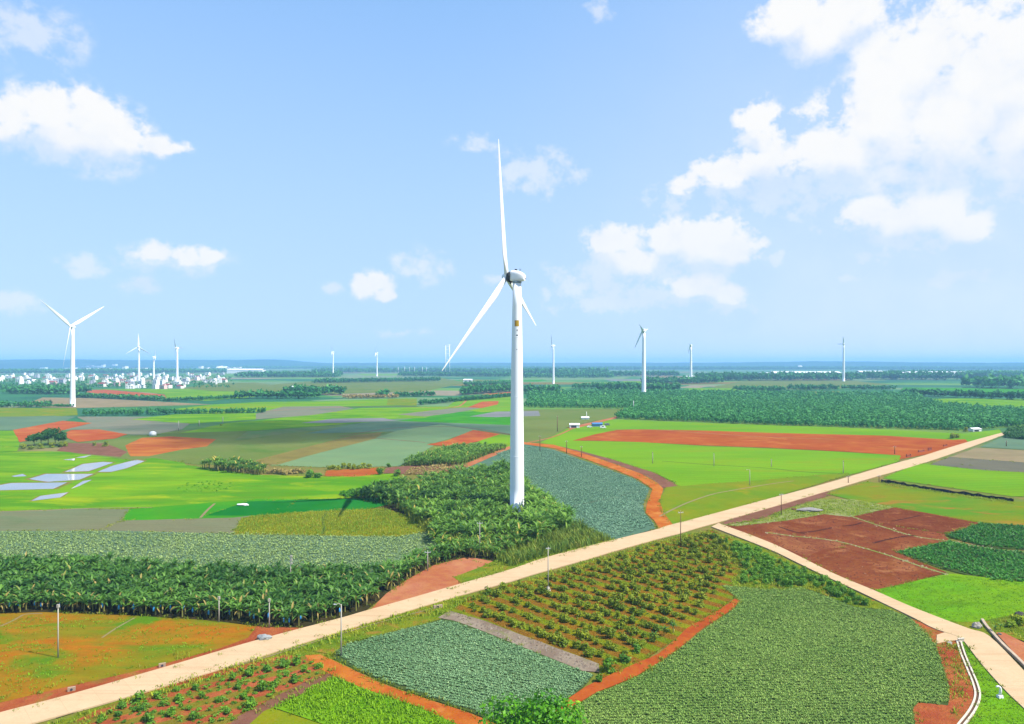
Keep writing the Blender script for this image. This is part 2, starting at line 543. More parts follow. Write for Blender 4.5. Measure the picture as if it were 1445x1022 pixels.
# ================================================================== the land: base ground, far ridges, fields, roads, ponds
def far_ground_mat():
    m, nt = new_mat('plain_of_fields')
    b = NB(nt)
    pos = b.n('ShaderNodeNewGeometry').outputs['Position']
    wob = b.n('ShaderNodeTexNoise'); nt.links.new(pos, wob.inputs['Vector']); wob.inputs['Scale'].default_value = 0.004
    off = b.n('ShaderNodeVectorMath', operation='MULTIPLY_ADD'); nt.links.new(wob.outputs['Color'], off.inputs[0]); off.inputs[1].default_value = (120, 90, 0); nt.links.new(pos, off.inputs[2])
    cells = []
    for sc, rt in (((1 / 330, 1 / 210, 0), 0.25), ((1 / 900, 1 / 500, 0), -0.2)):
        v = b.n('ShaderNodeTexVoronoi', feature='F1', distance='CHEBYCHEV')
        b.set(v.inputs['Vector'], b.mapping(off.outputs[0], rot=(0, 0, rt), scale=sc))
        v.inputs['Scale'].default_value = 1.0
        v.inputs['Randomness'].default_value = 0.85
        cells.append(v)
    s1 = b.n('ShaderNodeSeparateXYZ'); nt.links.new(cells[0].outputs['Color'], s1.inputs[0])
    rp = b.n('ShaderNodeValToRGB'); rp.color_ramp.interpolation = 'CONSTANT'
    pal = [(0.0, A(80, 155, 75)), (0.18, A(130, 185, 70)), (0.32, A(65, 140, 90)), (0.46, A(140, 180, 115)), (0.58, A(165, 180, 135)), (0.68, A(70, 150, 85)), (0.80, A(105, 175, 65)), (0.9, A(190, 175, 140)), (0.95, A(55, 130, 85))]
    el_ = rp.color_ramp.elements
    while len(el_) < len(pal): el_.new(0.5)
    for e, (p_, c_) in zip(el_, pal): e.position = p_; e.color = c_
    nt.links.new(s1.outputs[0], rp.inputs[0])
    n1 = b.noise(pos, 0.02, 5, 0.65); n2 = b.noise(pos, 0.5, 4, 0.7)
    # close to the roads the unsown ground is rough olive grass
    ln_ = b.n('ShaderNodeVectorMath', operation='LENGTH'); nt.links.new(pos, ln_.inputs[0])
    near = b.mix(b.mapr(b.noise(pos, 0.06, 5), 0.4, 0.6), A(135, 155, 45), A(175, 150, 75))
    base_ = b.mix(b.mapr(ln_.outputs['Value'], 450, 800), near, rp.outputs[0])
    hs = b.n('ShaderNodeHueSaturation'); b.set(hs.inputs['Color'], base_)
    b.set(hs.inputs['Value'], b.math('ADD', b.mapr(n1, 0.2, 0.8, 0.7, 1.1), b.math('MULTIPLY', b.math('SUBTRACT', n2, 0.5), 0.5)))
    b.out(b.bsdf(hs.outputs[0], 0.95, 0.1).outputs[0])
    return m


def build_ground():
    xs = sorted(set([-17500, -12000, -8000, -5000, -3000, -2000, -1200, -800, -500, -300, -150, 0, 150, 300, 500, 800, 1200, 2000, 3000, 5000, 8000, 12000, 17500]))
    ys = [-2500, -1000, -300, 0, 80, 130, 200, 300, 450, 700, 1000, 1500, 2200, 3200, 4500, 6500, 9000, 12000, 17000]
    V = [(x, y, -0.12) for y in ys for x in xs]
    n = len(xs)
    Q = [(j * n + i, j * n + i + 1, (j + 1) * n + i + 1, (j + 1) * n + i) for j in range(len(ys) - 1) for i in range(n - 1)]
    o = mesh_np('ground', V, Q, far_ground_mat())
    tag(o, 'flat farmland plain of green fields reaching to the horizon', 'ground', kind='structure')


build_ground()


def build_hills():
    """Low ridges closing the plain, 9 to 15 km off."""
    azs = np.linspace(-0.75, 0.75, 260)
    rows = [(9300, 0.0), (9900, 0.45), (10500, 0.85), (11200, 0.8), (12200, 0.95), (13200, 1.0), (14500, 0.9), (16000, 0.5)]
    V = []
    for (R, h) in rows:
        for a in azs:
            px = CX + F * math.tan(a)
            top = 4.6 if px < 400 else 4.6 - 3.6 * min(1, (px - 400) / 55.0)
            if px > 950: top += 1.7 * math.exp(-((px - 1170) / 120.0) ** 2)
            if px < 250: top = 4.3 + 0.3 * math.sin(px / 60)
            if 330 < px < 430: top += 0.6 * math.sin((px - 330) / 32)
            z = H + top * 13.2 if h > 0 else -3
            z = z * h if h > 0 else z
            z += (mnoise.fractal(Vector((a * 40, R * 0.0011, 2.0)), 0.8, 2.1, 4) * 9) * (1 if h > 0 else 0)
            V.append((R * math.sin(a), R * math.cos(a), min(z, 150)))
    n = len(azs)
    Q = [(j * n + i, j * n + i + 1, (j + 1) * n + i + 1, (j + 1) * n + i) for j in range(len(rows) - 1) for i in range(n - 1)]
    m = ground_mat('hill_woods', A(30, 85, 75), A(50, 105, 80), A(90, 125, 100), big=0.0016, mid=0.01, fine=0.03, bump=0.0, fine_amt=0.3)
    o = mesh_np('hills', V, Q, m, smooth=True)
    tag(o, 'long low wooded ridges along the horizon', 'hills', kind='structure')


build_hills()

# ------------------------------------------------------------------ soil, turf and crop surfaces
M = {}
M['lime'] = ground_mat('young_rice', A(145, 198, 14), A(105, 172, 12), A(182, 206, 30), big=0.03, mid=0.12, fine=1.2, fine_amt=0.2, bump=0.5, stretch=(0.45, 1.3, 1), row=(-0.1, 9.0), row_amt=0.12)
M['lime2'] = ground_mat('bright_rice', A(128, 192, 10), A(148, 196, 12), A(105, 165, 14), big=0.035, mid=0.15, fine=1.4, fine_amt=0.22, bump=0.5, stretch=(0.5, 1.2, 1), row=(0.35, 7.0), row_amt=0.15)
M['limeM'] = ground_mat('even_bright_crop', A(126, 184, 8), A(148, 198, 10), A(164, 182, 20), big=0.012, mid=0.05, fine=0.9, fine_amt=0.17, bump=0.5, stretch=(0.4, 1.2, 1), row=(0.15, 6.0), row_amt=0.12)
M['limedark'] = ground_mat('grass_green_crop', A(72, 165, 40), A(92, 180, 30), big=0.02, mid=0.09, fine=1.2, fine_amt=0.15, bump=0.35)
M['shadedgreen'] = ground_mat('shaded_green_crop', A(30, 135, 48), A(50, 150, 50), big=0.02, mid=0.1, fine=1.0, fine_amt=0.14)  # green crop, its dark tone also paints in the turbine's shadow
M['olive'] = ground_mat('olive_turf', A(150, 165, 25), A(128, 165, 25), A(175, 165, 35), big=0.035, mid=0.2, fine=1.4, fine_amt=0.2)
M['oliveY'] = ground_mat('ripe_rice', A(165, 160, 30), A(135, 145, 30), A(186, 165, 40), big=0.06, mid=0.35, fine=1.8, fine_amt=0.34, bump=0.8)
M['oliveF'] = ground_mat('olive_crop', A(128, 150, 70), A(140, 155, 80), A(110, 145, 60), big=0.012, mid=0.05, fine=0.6, fine_amt=0.18)
M['tan'] = ground_mat('tan_stubble', A(165, 150, 80), A(150, 140, 75), big=0.02, mid=0.1, fine=0.8, fine_amt=0.2)
M['sage'] = ground_mat('sage_crop', A(152, 182, 125), A(138, 172, 122), big=0.012, mid=0.05, fine=0.8, fine_amt=0.12, row=(0.4, 5.0), row_amt=0.1)
M['sageG'] = ground_mat('grey_green_crop', A(128, 160, 122), A(115, 148, 118), A(140, 165, 120), big=0.015, mid=0.06, fine=0.8, fine_amt=0.14)
M['greytan'] = ground_mat('fallow_grey', A(150, 158, 130), A(160, 158, 132), A(135, 152, 120), big=0.012, mid=0.06, fine=0.7, fine_amt=0.14)
M['greyplot'] = ground_mat('grey_tilled_plot', A(142, 152, 112), A(150, 150, 112), A(130, 150, 105), big=0.03, mid=0.12, fine=1.0, fine_amt=0.2, stretch=(0.4, 1.3, 1), row=(0.03, 3.0), row_amt=0.12)
M['mauve'] = ground_mat('film_covered_plot', A(165, 165, 165), A(150, 155, 150), big=0.012, mid=0.06, fine=0.7, fine_amt=0.1)
M['graypurple'] = ground_mat('grey_stubble', A(130, 128, 108), A(140, 135, 112), big=0.03, mid=0.1, fine=1.0, fine_amt=0.15)
M['tanR'] = ground_mat('pale_tan_plot', A(185, 165, 125), A(170, 155, 115), big=0.03, mid=0.1, fine=1.0, fine_amt=0.14)
M['blue'] = ground_mat('blue_green_crop_soil', A(112, 150, 122), A(102, 142, 116), A(126, 158, 130), big=0.02, mid=0.1, fine=1.0, fine_amt=0.2, row=(0.12, 2.4), row_amt=0.2)
M['red'] = ground_mat('red_tilled_soil', A(214, 112, 46), A(198, 98, 38), A(230, 138, 64), big=0.02, mid=0.08, fine=1.0, fine_amt=0.14, row=(0.03, 4.0), row_amt=0.22)
M['redfar'] = ground_mat('red_bare_field', A(220, 120, 66), A(208, 104, 50), A(228, 144, 70), big=0.02, mid=0.06, fine=0.7, fine_amt=0.12)
M['orange'] = ground_mat('orange_earth', A(222, 135, 62), A(205, 112, 52), A(188, 95, 50), big=0.03, mid=0.1, fine=0.8, fine_amt=0.16, stretch=(0.5, 1.2, 1))
M['brown'] = ground_mat('ploughed_red_brown', A(172, 100, 62), A(150, 80, 46), A(204, 136, 88), big=0.05, mid=0.3, fine=1.8, fine_amt=0.34, bump=0.55, bdist=0.3, row=(-0.55, 1.6), row_amt=0.3)
M['browntan'] = ground_mat('dry_tan_ploughed', A(186, 118, 76), A(160, 92, 62), A(205, 145, 95), big=0.12, mid=0.5, fine=2.0, fine_amt=0.35, bump=0.5, bdist=0.3, row=(-0.55, 1.6), row_amt=0.25)
M['browndark'] = ground_mat('dark_ploughed', A(158, 88, 54), A(138, 72, 42), A(185, 116, 74), big=0.08, mid=0.4, fine=1.8, fine_amt=0.35, bump=0.55, bdist=0.3, row=(-0.55, 2.2), row_amt=0.4)
M['furrow'] = ground_mat('dark_furrow_soil', A(95, 55, 48), A(110, 62, 50), big=0.3, fine=2.0, fine_amt=0.3)  # darker brown than the ploughed soil around the strips
M['mud'] = ground_mat('pond_mud', A(150, 150, 60), A(165, 140, 90), A(120, 150, 40), big=0.1, mid=0.4, fine=1.0, fine_amt=0.3)
M['dirt'] = ground_mat('orange_dirt_track', A(232, 138, 58), A(216, 115, 46), A(240, 158, 80), big=0.08, mid=0.4, fine=2.2, fine_amt=0.17, bump=0.5)
M['dirtred'] = ground_mat('red_dirt_track', A(218, 112, 50), A(202, 98, 46), big=0.08, mid=0.4, fine=2.2, fine_amt=0.15, bump=0.5)
M['redbank'] = ground_mat('red_earth_bank', A(212, 118, 72), A(195, 100, 60), A(165, 140, 60), big=0.09, mid=0.4, fine=2.0, fine_amt=0.25, bump=0.9, bdist=0.3)
M['pinkearth'] = ground_mat('pinkish_bare_earth', A(226, 150, 108), A(212, 128, 84), A(198, 158, 84), big=0.05, mid=0.3, fine=1.8, fine_amt=0.22, bump=0.3, bdist=0.15, thr3=(0.58, 0.7))
M['mixed'] = ground_mat('patchy_orange_turf', A(205, 130, 28), A(160, 148, 20), A(108, 155, 18), big=0.045, mid=0.3, fine=1.6, fine_amt=0.22, stretch=(0.55, 1.3, 1), thr3=(0.5, 0.64), thr=(0.42, 0.6))
M['patchy'] = ground_mat('patchy_olive_turf', A(150, 160, 30), A(110, 165, 40), A(198, 135, 60), big=0.035, mid=0.2, fine=1.4, fine_amt=0.22, stretch=(0.6, 1.3, 1), thr3=(0.56, 0.7))
M['weedy'] = ground_mat('weedy_verge', A(158, 168, 45), A(120, 155, 40), A(205, 150, 70), big=0.12, mid=0.6, fine=2.2, fine_amt=0.35, bump=0.9, bdist=0.4)
M['paleweed'] = ground_mat('pale_weeds', A(178, 185, 110), A(150, 170, 70), A(200, 195, 150), big=0.1, mid=0.5, fine=2.0, fine_amt=0.3, bump=0.8, bdist=0.3)
M['orch'] = ground_mat('orchard_rows', A(170, 168, 24), A(135, 160, 22), A(175, 95, 48), big=0.06, mid=0.5, fine=2.0, fine_amt=0.35, bump=1.0, bdist=0.4, row=(math.atan2(-26.5, 25.7), 5.0), row_amt=0.68, row_col=A(176, 96, 46), thr3=(0.62, 0.72))
M['orchred'] = ground_mat('red_orchard_soil', A(214, 120, 75), A(196, 105, 62), A(150, 150, 45), big=0.1, mid=0.4, fine=2.0, fine_amt=0.25, bump=0.9, bdist=0.3, row=(0.62, 4.2), row_amt=0.8, row_col=A(140, 150, 45))
M['cropsoil'] = ground_mat('soil_under_crop', A(85, 115, 60), A(95, 112, 60), big=0.08, mid=0.4, fine=2.0, fine_amt=0.3)
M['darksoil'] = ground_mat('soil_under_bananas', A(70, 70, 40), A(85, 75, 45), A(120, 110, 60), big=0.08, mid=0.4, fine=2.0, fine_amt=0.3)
M['greytrack'] = ground_mat('grey_mauve_track', A(190, 172, 150), A(160, 138, 118), A(150, 150, 100), big=0.1, mid=0.5, fine=2.2, fine_amt=0.2, bump=0.8)
M['purpletrack'] = ground_mat('brown_mauve_track', A(165, 115, 95), A(150, 105, 80), big=0.1, mid=0.5, fine=2.2, fine_amt=0.2)
M['forest_floor'] = ground_mat('forest_floor', A(30, 70, 40), A(40, 85, 45), big=0.02, mid=0.1, fine=0.6)


def concrete_mat(ang):
    m, nt = new_mat('pale_concrete_road')
    b = NB(nt)
    pos = b.n('ShaderNodeNewGeometry').outputs['Position']
    n1 = b.noise(pos, 0.15, 6, 0.65); n2 = b.noise(pos, 3.0, 4, 0.7); n3 = b.noise(b.mapping(pos, loc=(9, 4, 1)), 0.45, 6, 0.7, 0.8)
    col = b.mix(b.mapr(n1, 0.35, 0.65), A(254, 221, 176, 2.2), A(246, 211, 166, 2.2))
    col = b.mix(b.mapr(n3, 0.6, 0.72, 0, 0.55), col, A(228, 182, 135, 2.25))
    br = b.n('ShaderNodeTexBrick')
    b.set(br.inputs['Vector'], b.mapping(pos, rot=(0, 0, -ang), scale=(1, 1, 1)))
    br.inputs['Color1'].default_value = (1, 1, 1, 1); br.inputs['Color2'].default_value = (0.965, 0.965, 0.965, 1); br.inputs['Mortar'].default_value = (0.86, 0.84, 0.82, 1)
    br.inputs['Scale'].default_value = 1.0; br.inputs['Brick Width'].default_value = 5.0; br.inputs['Row Height'].default_value = 60.0; br.inputs['Mortar Size'].default_value = 0.04
    col = b.mix(1.0, col, br.outputs[0], 'MULTIPLY')
    # wheel lanes worn along the slab, earth washed in from the sides
    lane = b.noise(b.mapping(pos, rot=(0, 0, -ang), scale=(0.02, 0.9, 1)), 1.0, 4, 0.6)
    col = b.mix(b.mapr(lane, 0.52, 0.68, 0, 0.5), col, A(232, 190, 145, 2.25))
    spot = b.noise(b.mapping(pos, loc=(3, 7, 2)), 0.9, 5, 0.75, 1.0)
    col = b.mix(b.mapr(spot, 0.66, 0.74, 0, 0.6), col, A(205, 160, 115, 2.25))
    hs = b.n('ShaderNodeHueSaturation'); b.set(hs.inputs['Color'], col); b.set(hs.inputs['Value'], b.mapr(n2, 0.2, 0.8, 0.9, 1.07))
    b.out(b.bsdf(hs.outputs[0], 0.95, 0.05, b.bump(n2, 0.25, 0.05)).outputs[0])
    return m


M['road'] = concrete_mat(math.radians(43.6))
M['road2'] = concrete_mat(math.radians(-76))
M['whiteconc'] = plain_mat('white_concrete', A(250, 238, 215, 2.0), 0.8, 0.2, 0.06, 0.5, bump=0.1)


def water_mat():
    m, nt = new_mat('pond_water')
    b = NB(nt)
    pos = b.n('ShaderNodeNewGeometry').outputs['Position']
    n = b.noise(pos, 0.8, 3)
    col = b.mix(b.mapr(b.noise(pos, 0.03, 4), 0.35, 0.65), (0.16, 0.17, 0.16, 1), (0.24, 0.22, 0.20, 1))
    bs = b.bsdf(col, 0.06, 0.9, b.bump(n, 0.05, 0.02))
    bs.inputs['IOR'].default_value = 1.6
    b.out(bs.outputs[0])
    return m


M['water'] = water_mat()

FIELDS = [
    # name, label, photo outline, surface, level
    ('field', 'patchy orange and green turf field at the bottom left beside the road', [(-60, 868), (60, 864), (190, 869), (300, 876), (362, 884), (350, 900), (310, 915), (210, 943), (100, 968), (-60, 1006)], 'mixed', 3),
    ('bank', 'red earth bank along the upper side of the main road at the left', [(-60, 1000), (100, 962), (230, 932), (320, 903), (362, 884), (420, 878), (470, 868), (478, 876), (361, 909), (225, 950), (-60, 1028)], 'redbank', 2),
    ('verge', 'weedy verge along the lower side of the main road', [(20, 1040), (225, 968), (361, 926), (478, 890), (586, 856), (661, 834), (640, 868), (600, 880), (536, 896), (490, 908), (460, 930), (400, 934), (280, 962), (150, 1000), (90, 1040)], 'weedy', 2),
    ('field', 'red orchard plot with shrub rows at the bottom left', [(60, 1040), (150, 996), (290, 950), (400, 924), (452, 928), (470, 946), (436, 966), (385, 990), (325, 1030), (315, 1045)], 'orchred', 3),
    ('track', 'mauve brown field track below the shrub plot', [(300, 1045), (335, 1012), (385, 985), (440, 958), (466, 950), (470, 956), (430, 978), (372, 1004), (325, 1045)], 'purpletrack', 4),
    ('field', 'dark lime green crop field at the bottom edge between two tracks', [(468, 952), (511, 970), (586, 995), (645, 1021), (680, 1045), (500, 1045), (456, 1022), (381, 997)], 'lime2', 3),
    ('field', 'small olive green corner plot at the bottom edge', [(380, 998), (456, 1023), (500, 1045), (320, 1045), (345, 1014)], 'olive', 3),
    ('track', 'orange dirt track running down from the main road between crops', [(430, 925), (451, 924), (468, 931), (503, 948), (536, 964), (586, 981), (661, 1006), (720, 1030), (750, 1050), (680, 1050), (645, 1022), (586, 996), (511, 971), (468, 953), (440, 938)], 'dirt', 4),
    ('field', 'soil under the left pineapple plot', [(471, 922), (486, 910), (536, 896), (601, 880), (623, 874), (645, 876), (722, 906), (780, 930), (838, 953), (822, 972), (803, 985), (760, 1030), (735, 1040), (691, 1016), (661, 1004), (586, 979), (536, 961), (503, 945), (471, 930)], 'cropsoil', 3),
    ('bank', 'pale grey earth bank between pineapple plot and shrub orchard', [(634, 862), (686, 877), (722, 891), (760, 905), (805, 922), (845, 937), (846, 949), (822, 947), (772, 927), (722, 907), (674, 888), (640, 876), (618, 872)], 'greytrack', 5),
    ('field', 'orchard floor of alternating red soil and green weed rows', [(636, 862), (660, 843), (722, 824), (772, 812), (830, 794), (900, 774), (960, 757), (1003, 748), (1040, 765), (1062, 800), (1030, 818), (1040, 840), (1000, 872), (950, 904), (900, 938), (846, 958), (844, 938), (805, 923), (760, 906), (722, 892), (686, 878)], 'orch', 3),
    ('field', 'soil under the large pineapple field at the bottom', [(1045, 848), (1018, 826), (1083, 831), (1133, 829), (1166, 841), (1208, 857), (1258, 861), (1291, 875), (1308, 892), (1323, 910), (1333, 940), (1341, 970), (1340, 995), (1323, 997), (1296, 993), (1290, 1000), (1296, 1045), (760, 1045), (805, 1000), (842, 979), (897, 957), (934, 934), (962, 914), (992, 889), (1034, 861)], 'cropsoil', 3),
    ('track', 'orange red dirt track curving between orchard and large pineapple field', [(1047, 846), (1034, 860), (992, 887), (962, 912), (934, 932), (897, 955), (842, 977), (808, 997), (780, 1020), (765, 1015), (802, 986), (827, 969), (845, 960), (877, 945), (929, 923), (952, 904), (969, 887), (1014, 861), (1037, 845)], 'dirtred', 5),
    ('verge', 'shrubby strip below the branch road', [(1000, 748), (1060, 766), (1120, 794), (1160, 813), (1210, 836), (1262, 860), (1291, 876), (1258, 864), (1208, 860), (1150, 834), (1083, 834), (1030, 828), (1040, 800), (1010, 780)], 'weedy', 2),
    ('verge', 'reddish earth and dry grass between pineapple field and concrete ditch', [(1285, 873), (1318, 886), (1353, 899), (1352, 908), (1359, 926), (1369, 950), (1377, 970), (1379, 988), (1368, 1010), (1345, 1045), (1296, 1045), (1288, 1000), (1296, 992), (1338, 996), (1340, 970), (1330, 940), (1320, 910)], 'redbank', 4),
    ('field', 'narrow lime grass strip between concrete ditch and branch road', [(1356, 905), (1363, 907), (1384, 937), (1416, 974), (1450, 1006), (1480, 1045), (1350, 1045), (1374, 1012), (1384, 990), (1382, 968), (1373, 945), (1363, 920)], 'lime2', 3),
    ('field', 'ploughed red brown field between the two concrete roads', [(1030, 742), (1083, 736), (1108, 733), (1163, 725), (1198, 729), (1263, 716), (1308, 724), (1383, 738), (1333, 756), (1341, 763), (1262, 779), (1336, 808), (1300, 818), (1240, 834), (1232, 833), (1178, 811), (1126, 785), (1083, 766), (1017, 741)], 'brown', 3),
    ('field', 'lighter tan patch on the ploughed field beside the branch road', [(1085, 750), (1130, 756), (1186, 765), (1196, 772), (1160, 776), (1140, 786), (1122, 780), (1100, 770)], 'browntan', 4),
    ('field', 'darker ploughed patch in the upper part of the ploughed field', [(1205, 728), (1262, 717), (1306, 725), (1376, 738), (1335, 754), (1270, 744), (1230, 737)], 'browndark', 4),
    ('field', 'soil under the upper plot of dark green leaf crop at the right', [(1333, 755), (1383, 738), (1600, 750), (1600, 786), (1396, 773), (1343, 760)], 'cropsoil', 4),
    ('field', 'soil under the lower plot of dark green leaf crop at the right', [(1262, 779), (1341, 763), (1396, 774), (1600, 790), (1600, 836), (1400, 821), (1350, 808), (1330, 803)], 'cropsoil', 4),
    ('field', 'bright lime field in the bend of the branch road', [(1234, 833), (1340, 810), (1362, 812), (1600, 838), (1600, 858), (1440, 866), (1380, 878), (1338, 878), (1283, 856)], 'lime2', 4),
    ('field', 'patchy olive turf field above the ploughed plot', [(1166, 697), (1223, 680), (1278, 686), (1430, 708), (1600, 714), (1600, 752), (1383, 738), (1308, 724), (1263, 716), (1203, 706)], 'patchy', 3),
    ('verge', 'strip of pale weeds at the head of the ploughed plot', [(1020, 741), (1083, 735), (1103, 722), (1158, 705), (1203, 705), (1262, 716), (1200, 730), (1163, 726), (1110, 735), (1040, 743)], 'paleweed', 4),
    ('bank', 'brown bank on the lower side of the main road past the junction', [(1009, 741), (1083, 716), (1166, 693), (1180, 697), (1140, 708), (1103, 720), (1080, 730), (1030, 741)], 'purpletrack', 2),
    ('field', 'lime field behind the black net fence', [(1246, 675), (1293, 655), (1326, 654), (1600, 673), (1600, 697), (1429, 701), (1358, 691)], 'limeM', 3),
    ('field', 'grey stubble plot beside the road at the right', [(1312, 656), (1340, 645), (1600, 664), (1600, 675), (1390, 664)], 'graypurple', 4),
    ('field', 'pale tan plot beside the road at the right', [(1338, 646), (1378, 632), (1600, 645), (1600, 665)], 'tanR', 3),
    ('field', 'green grey plot at the end of the main road', [(1383, 631), (1415, 617), (1600, 620), (1600, 644)], 'sageG', 3),
    # right middle
    ('field', 'upper lime strip between forest and red field', [(762, 625), (800, 605), (815, 602), (864, 592), (1083, 600), (1180, 603), (1360, 612), (1410, 606), (1414, 612), (1340, 632), (1240, 625), (1083, 613), (905, 609), (860, 611), (840, 615), (810, 626)], 'limeM', 2),
    ('field', 'long red tilled field across the right middle', [(808, 622), (840, 613), (870, 607), (905, 606), (1000, 608), (1083, 611), (1250, 615), (1345, 621), (1362, 620), (1366, 624), (1310, 641), (1262, 650), (1271, 643), (1200, 638), (1083, 632), (1000, 629), (900, 624), (840, 622)], 'red', 3),
    ('field', 'broad lime field in front of the red field', [(760, 627), (800, 622), (900, 624), (1000, 630), (1083, 633), (1170, 637), (1271, 643), (1268, 652), (1200, 670), (1083, 704), (987, 731), (950, 742), (935, 726), (930, 706), (940, 690), (954, 682), (922, 667), (862, 648), (800, 632)], 'limeM', 3),
    ('field', 'olive green lower part of the broad lime field', [(940, 688), (1000, 683), (1083, 677), (1150, 671), (1196, 668), (1196, 671), (1083, 705), (987, 731), (946, 742), (935, 726), (931, 706)], 'olive', 4),
    ('bank', 'dry brown strip between lime field and orange track', [(790, 630), (825, 638), (862, 648), (922, 667), (957, 686), (935, 689), (915, 678), (870, 657), (820, 643)], 'purpletrack', 4),
    ('track', 'orange dirt track curving from the turbine field to the main road', [(738, 624), (782, 628), (826, 641), (870, 656), (905, 669), (928, 682), (936, 690), (931, 708), (936, 724), (950, 741), (930, 748), (924, 736), (911, 724), (913, 711), (921, 691), (899, 676), (864, 662), (823, 647), (783, 633), (738, 627)], 'dirt', 5),
    ('field', 'blue green crop field right of the large turbine', [(640, 664), (690, 643), (718, 632), (741, 627), (782, 635), (820, 649), (860, 663), (895, 676), (917, 690), (908, 712), (910, 725), (921, 737), (926, 746), (866, 764), (845, 760), (805, 745), (760, 730), (700, 690)], 'blue', 3),
    ('verge', 'weedy verge under the tall grass beside the road', [(680, 800), (740, 770), (800, 742), (845, 757), (872, 762), (772, 790), (722, 806), (690, 812), (655, 826), (640, 815)], 'weedy', 4),
    ('field', 'patch of pinkish bare earth beside the road below the bananas', [(518, 866), (545, 838), (575, 818), (612, 798), (660, 786), (700, 793), (715, 806), (656, 826), (573, 850), (520, 866)], 'pinkearth', 3),
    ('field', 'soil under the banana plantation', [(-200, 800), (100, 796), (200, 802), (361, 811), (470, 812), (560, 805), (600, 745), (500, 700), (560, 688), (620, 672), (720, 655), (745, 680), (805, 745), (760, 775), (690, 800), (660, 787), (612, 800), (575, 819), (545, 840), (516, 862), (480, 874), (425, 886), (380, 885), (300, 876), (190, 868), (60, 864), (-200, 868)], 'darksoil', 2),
    # left middle
    ('field', 'sage green low crop behind the banana plantation', [(-200, 748), (140, 749), (330, 753), (560, 757), (612, 748), (640, 752), (620, 790), (560, 808), (470, 815), (361, 814), (200, 805), (-200, 802)], 'sageG', 3),
    ('field', 'yellow olive ripe rice plot', [(328, 755), (340, 731), (361, 727), (450, 721), (480, 719), (545, 718), (600, 735), (620, 748), (560, 758)], 'oliveY', 4),
    ('field', 'grey tilled strip below the green plots', [(140, 749), (172, 735), (330, 731), (361, 727), (340, 732), (329, 754)], 'greyplot', 4),
    ('field', 'grey green fallow plot at the left', [(-200, 724), (0, 722), (110, 718), (182, 719), (172, 736), (140, 750), (-200, 750)], 'greyplot', 3),
    ('field', 'deep green crop strip with painted turbine shade left of the grove', [(290, 728), (350, 708), (478, 704), (545, 703), (548, 712), (520, 719), (440, 722), (361, 728)], 'shadedgreen', 4),
    ('field', 'grass green crop strip', [(172, 736), (182, 719), (215, 716), (361, 705), (420, 705), (410, 715), (361, 728), (330, 733)], 'limedark', 3),
    ('field', 'large lime rice field around the ponds', [(-200, 640), (60, 637), (120, 638), (175, 644), (250, 643), (262, 656), (361, 670), (470, 673), (560, 668), (570, 680), (520, 700), (478, 704), (361, 706), (215, 717), (0, 723), (-200, 725)], 'lime', 2),
    ('field', 'orange earth strip behind the hedge', [(458, 672), (460, 664), (535, 660), (540, 669), (500, 673)], 'orange', 5),
    ('field', 'dry reddish scrub strip beside the banana clump', [(540, 668), (545, 660), (600, 656), (660, 655), (652, 664), (600, 670)], 'purpletrack', 5),
    ('field', 'pale sage crop field', [(380, 657), (440, 640), (530, 618), (600, 624), (612, 629), (565, 658), (470, 660)], 'sage', 3),
    ('field', 'upper pale sage crop field', [(530, 618), (560, 608), (620, 599), (674, 607), (612, 626)], 'sage', 3),
    ('field', 'red earth field beside the pale sage crop', [(602, 628), (630, 622), (668, 607), (708, 613), (690, 620), (640, 630)], 'redfar', 4),
    ('field', 'lime corner plot left of the turbine tower', [(678, 622), (706, 613), (722, 615), (722, 632), (660, 634)], 'limeM', 4),
    ('track', 'narrow tan track along the banana clump', [(644, 664), (656, 655), (690, 641), (718, 630), (724, 632), (694, 645), (660, 660)], 'pinkearth', 5),
    ('field', 'tan stubble stripe between crop fields', [(340, 655), (420, 634), (500, 614), (540, 610), (530, 619), (440, 642), (392, 656)], 'tan', 4),
    ('field', 'olive green field with a soft edge in the left middle', [(210, 645), (300, 626), (400, 612), (520, 600), (545, 611), (500, 616), (420, 636), (350, 656), (270, 655)], 'oliveF', 2),
    ('field', 'grey green crop left of the tower', [(430, 612), (520, 595), (600, 586), (720, 598), (724, 614), (675, 607), (620, 600), (560, 609)], 'sageG', 2),
    ('field', 'grass green strip left of the tower', [(560, 594), (640, 582), (724, 578), (724, 600), (640, 597)], 'limedark', 3),
    ('field', 'lime strip crossing the left middle', [(255, 611), (320, 597), (361, 594), (450, 583), (560, 578), (600, 582), (520, 596), (430, 603), (361, 608)], 'lime', 4),
    ('field', 'orange bare earth plot at the left', [(176, 629), (200, 618), (240, 616), (305, 620), (292, 630), (255, 635), (210, 644), (184, 644)], 'orange', 5),
    ('field', 'olive plot around the orange earth', [(110, 640), (150, 622), (210, 612), (265, 607), (350, 608), (330, 622), (260, 640), (190, 650)], 'oliveF', 3),
    ('field', 'light grey fallow plot with a white tank', [(88, 607), (128, 598), (160, 595), (270, 597), (256, 606), (215, 614), (165, 613), (138, 606)], 'greytan', 4),
    ('field', 'orange red bare field at far left', [(18, 607), (88, 594), (130, 597), (86, 608), (84, 614), (28, 624)], 'redfar', 5),
    ('field', 'small red bare field at far left', [(84, 614), (100, 607), (140, 606), (180, 613), (162, 619), (110, 624)], 'redfar', 5),
    ('field', 'lime plot at the left edge', [(-200, 607), (20, 608), (28, 626), (24, 637), (-200, 642)], 'lime', 4),
    ('field', 'mauve brown scrubby plot behind the rice field', [(80, 636), (95, 625), (150, 626), (180, 638), (170, 645), (110, 640)], 'purpletrack', 4),
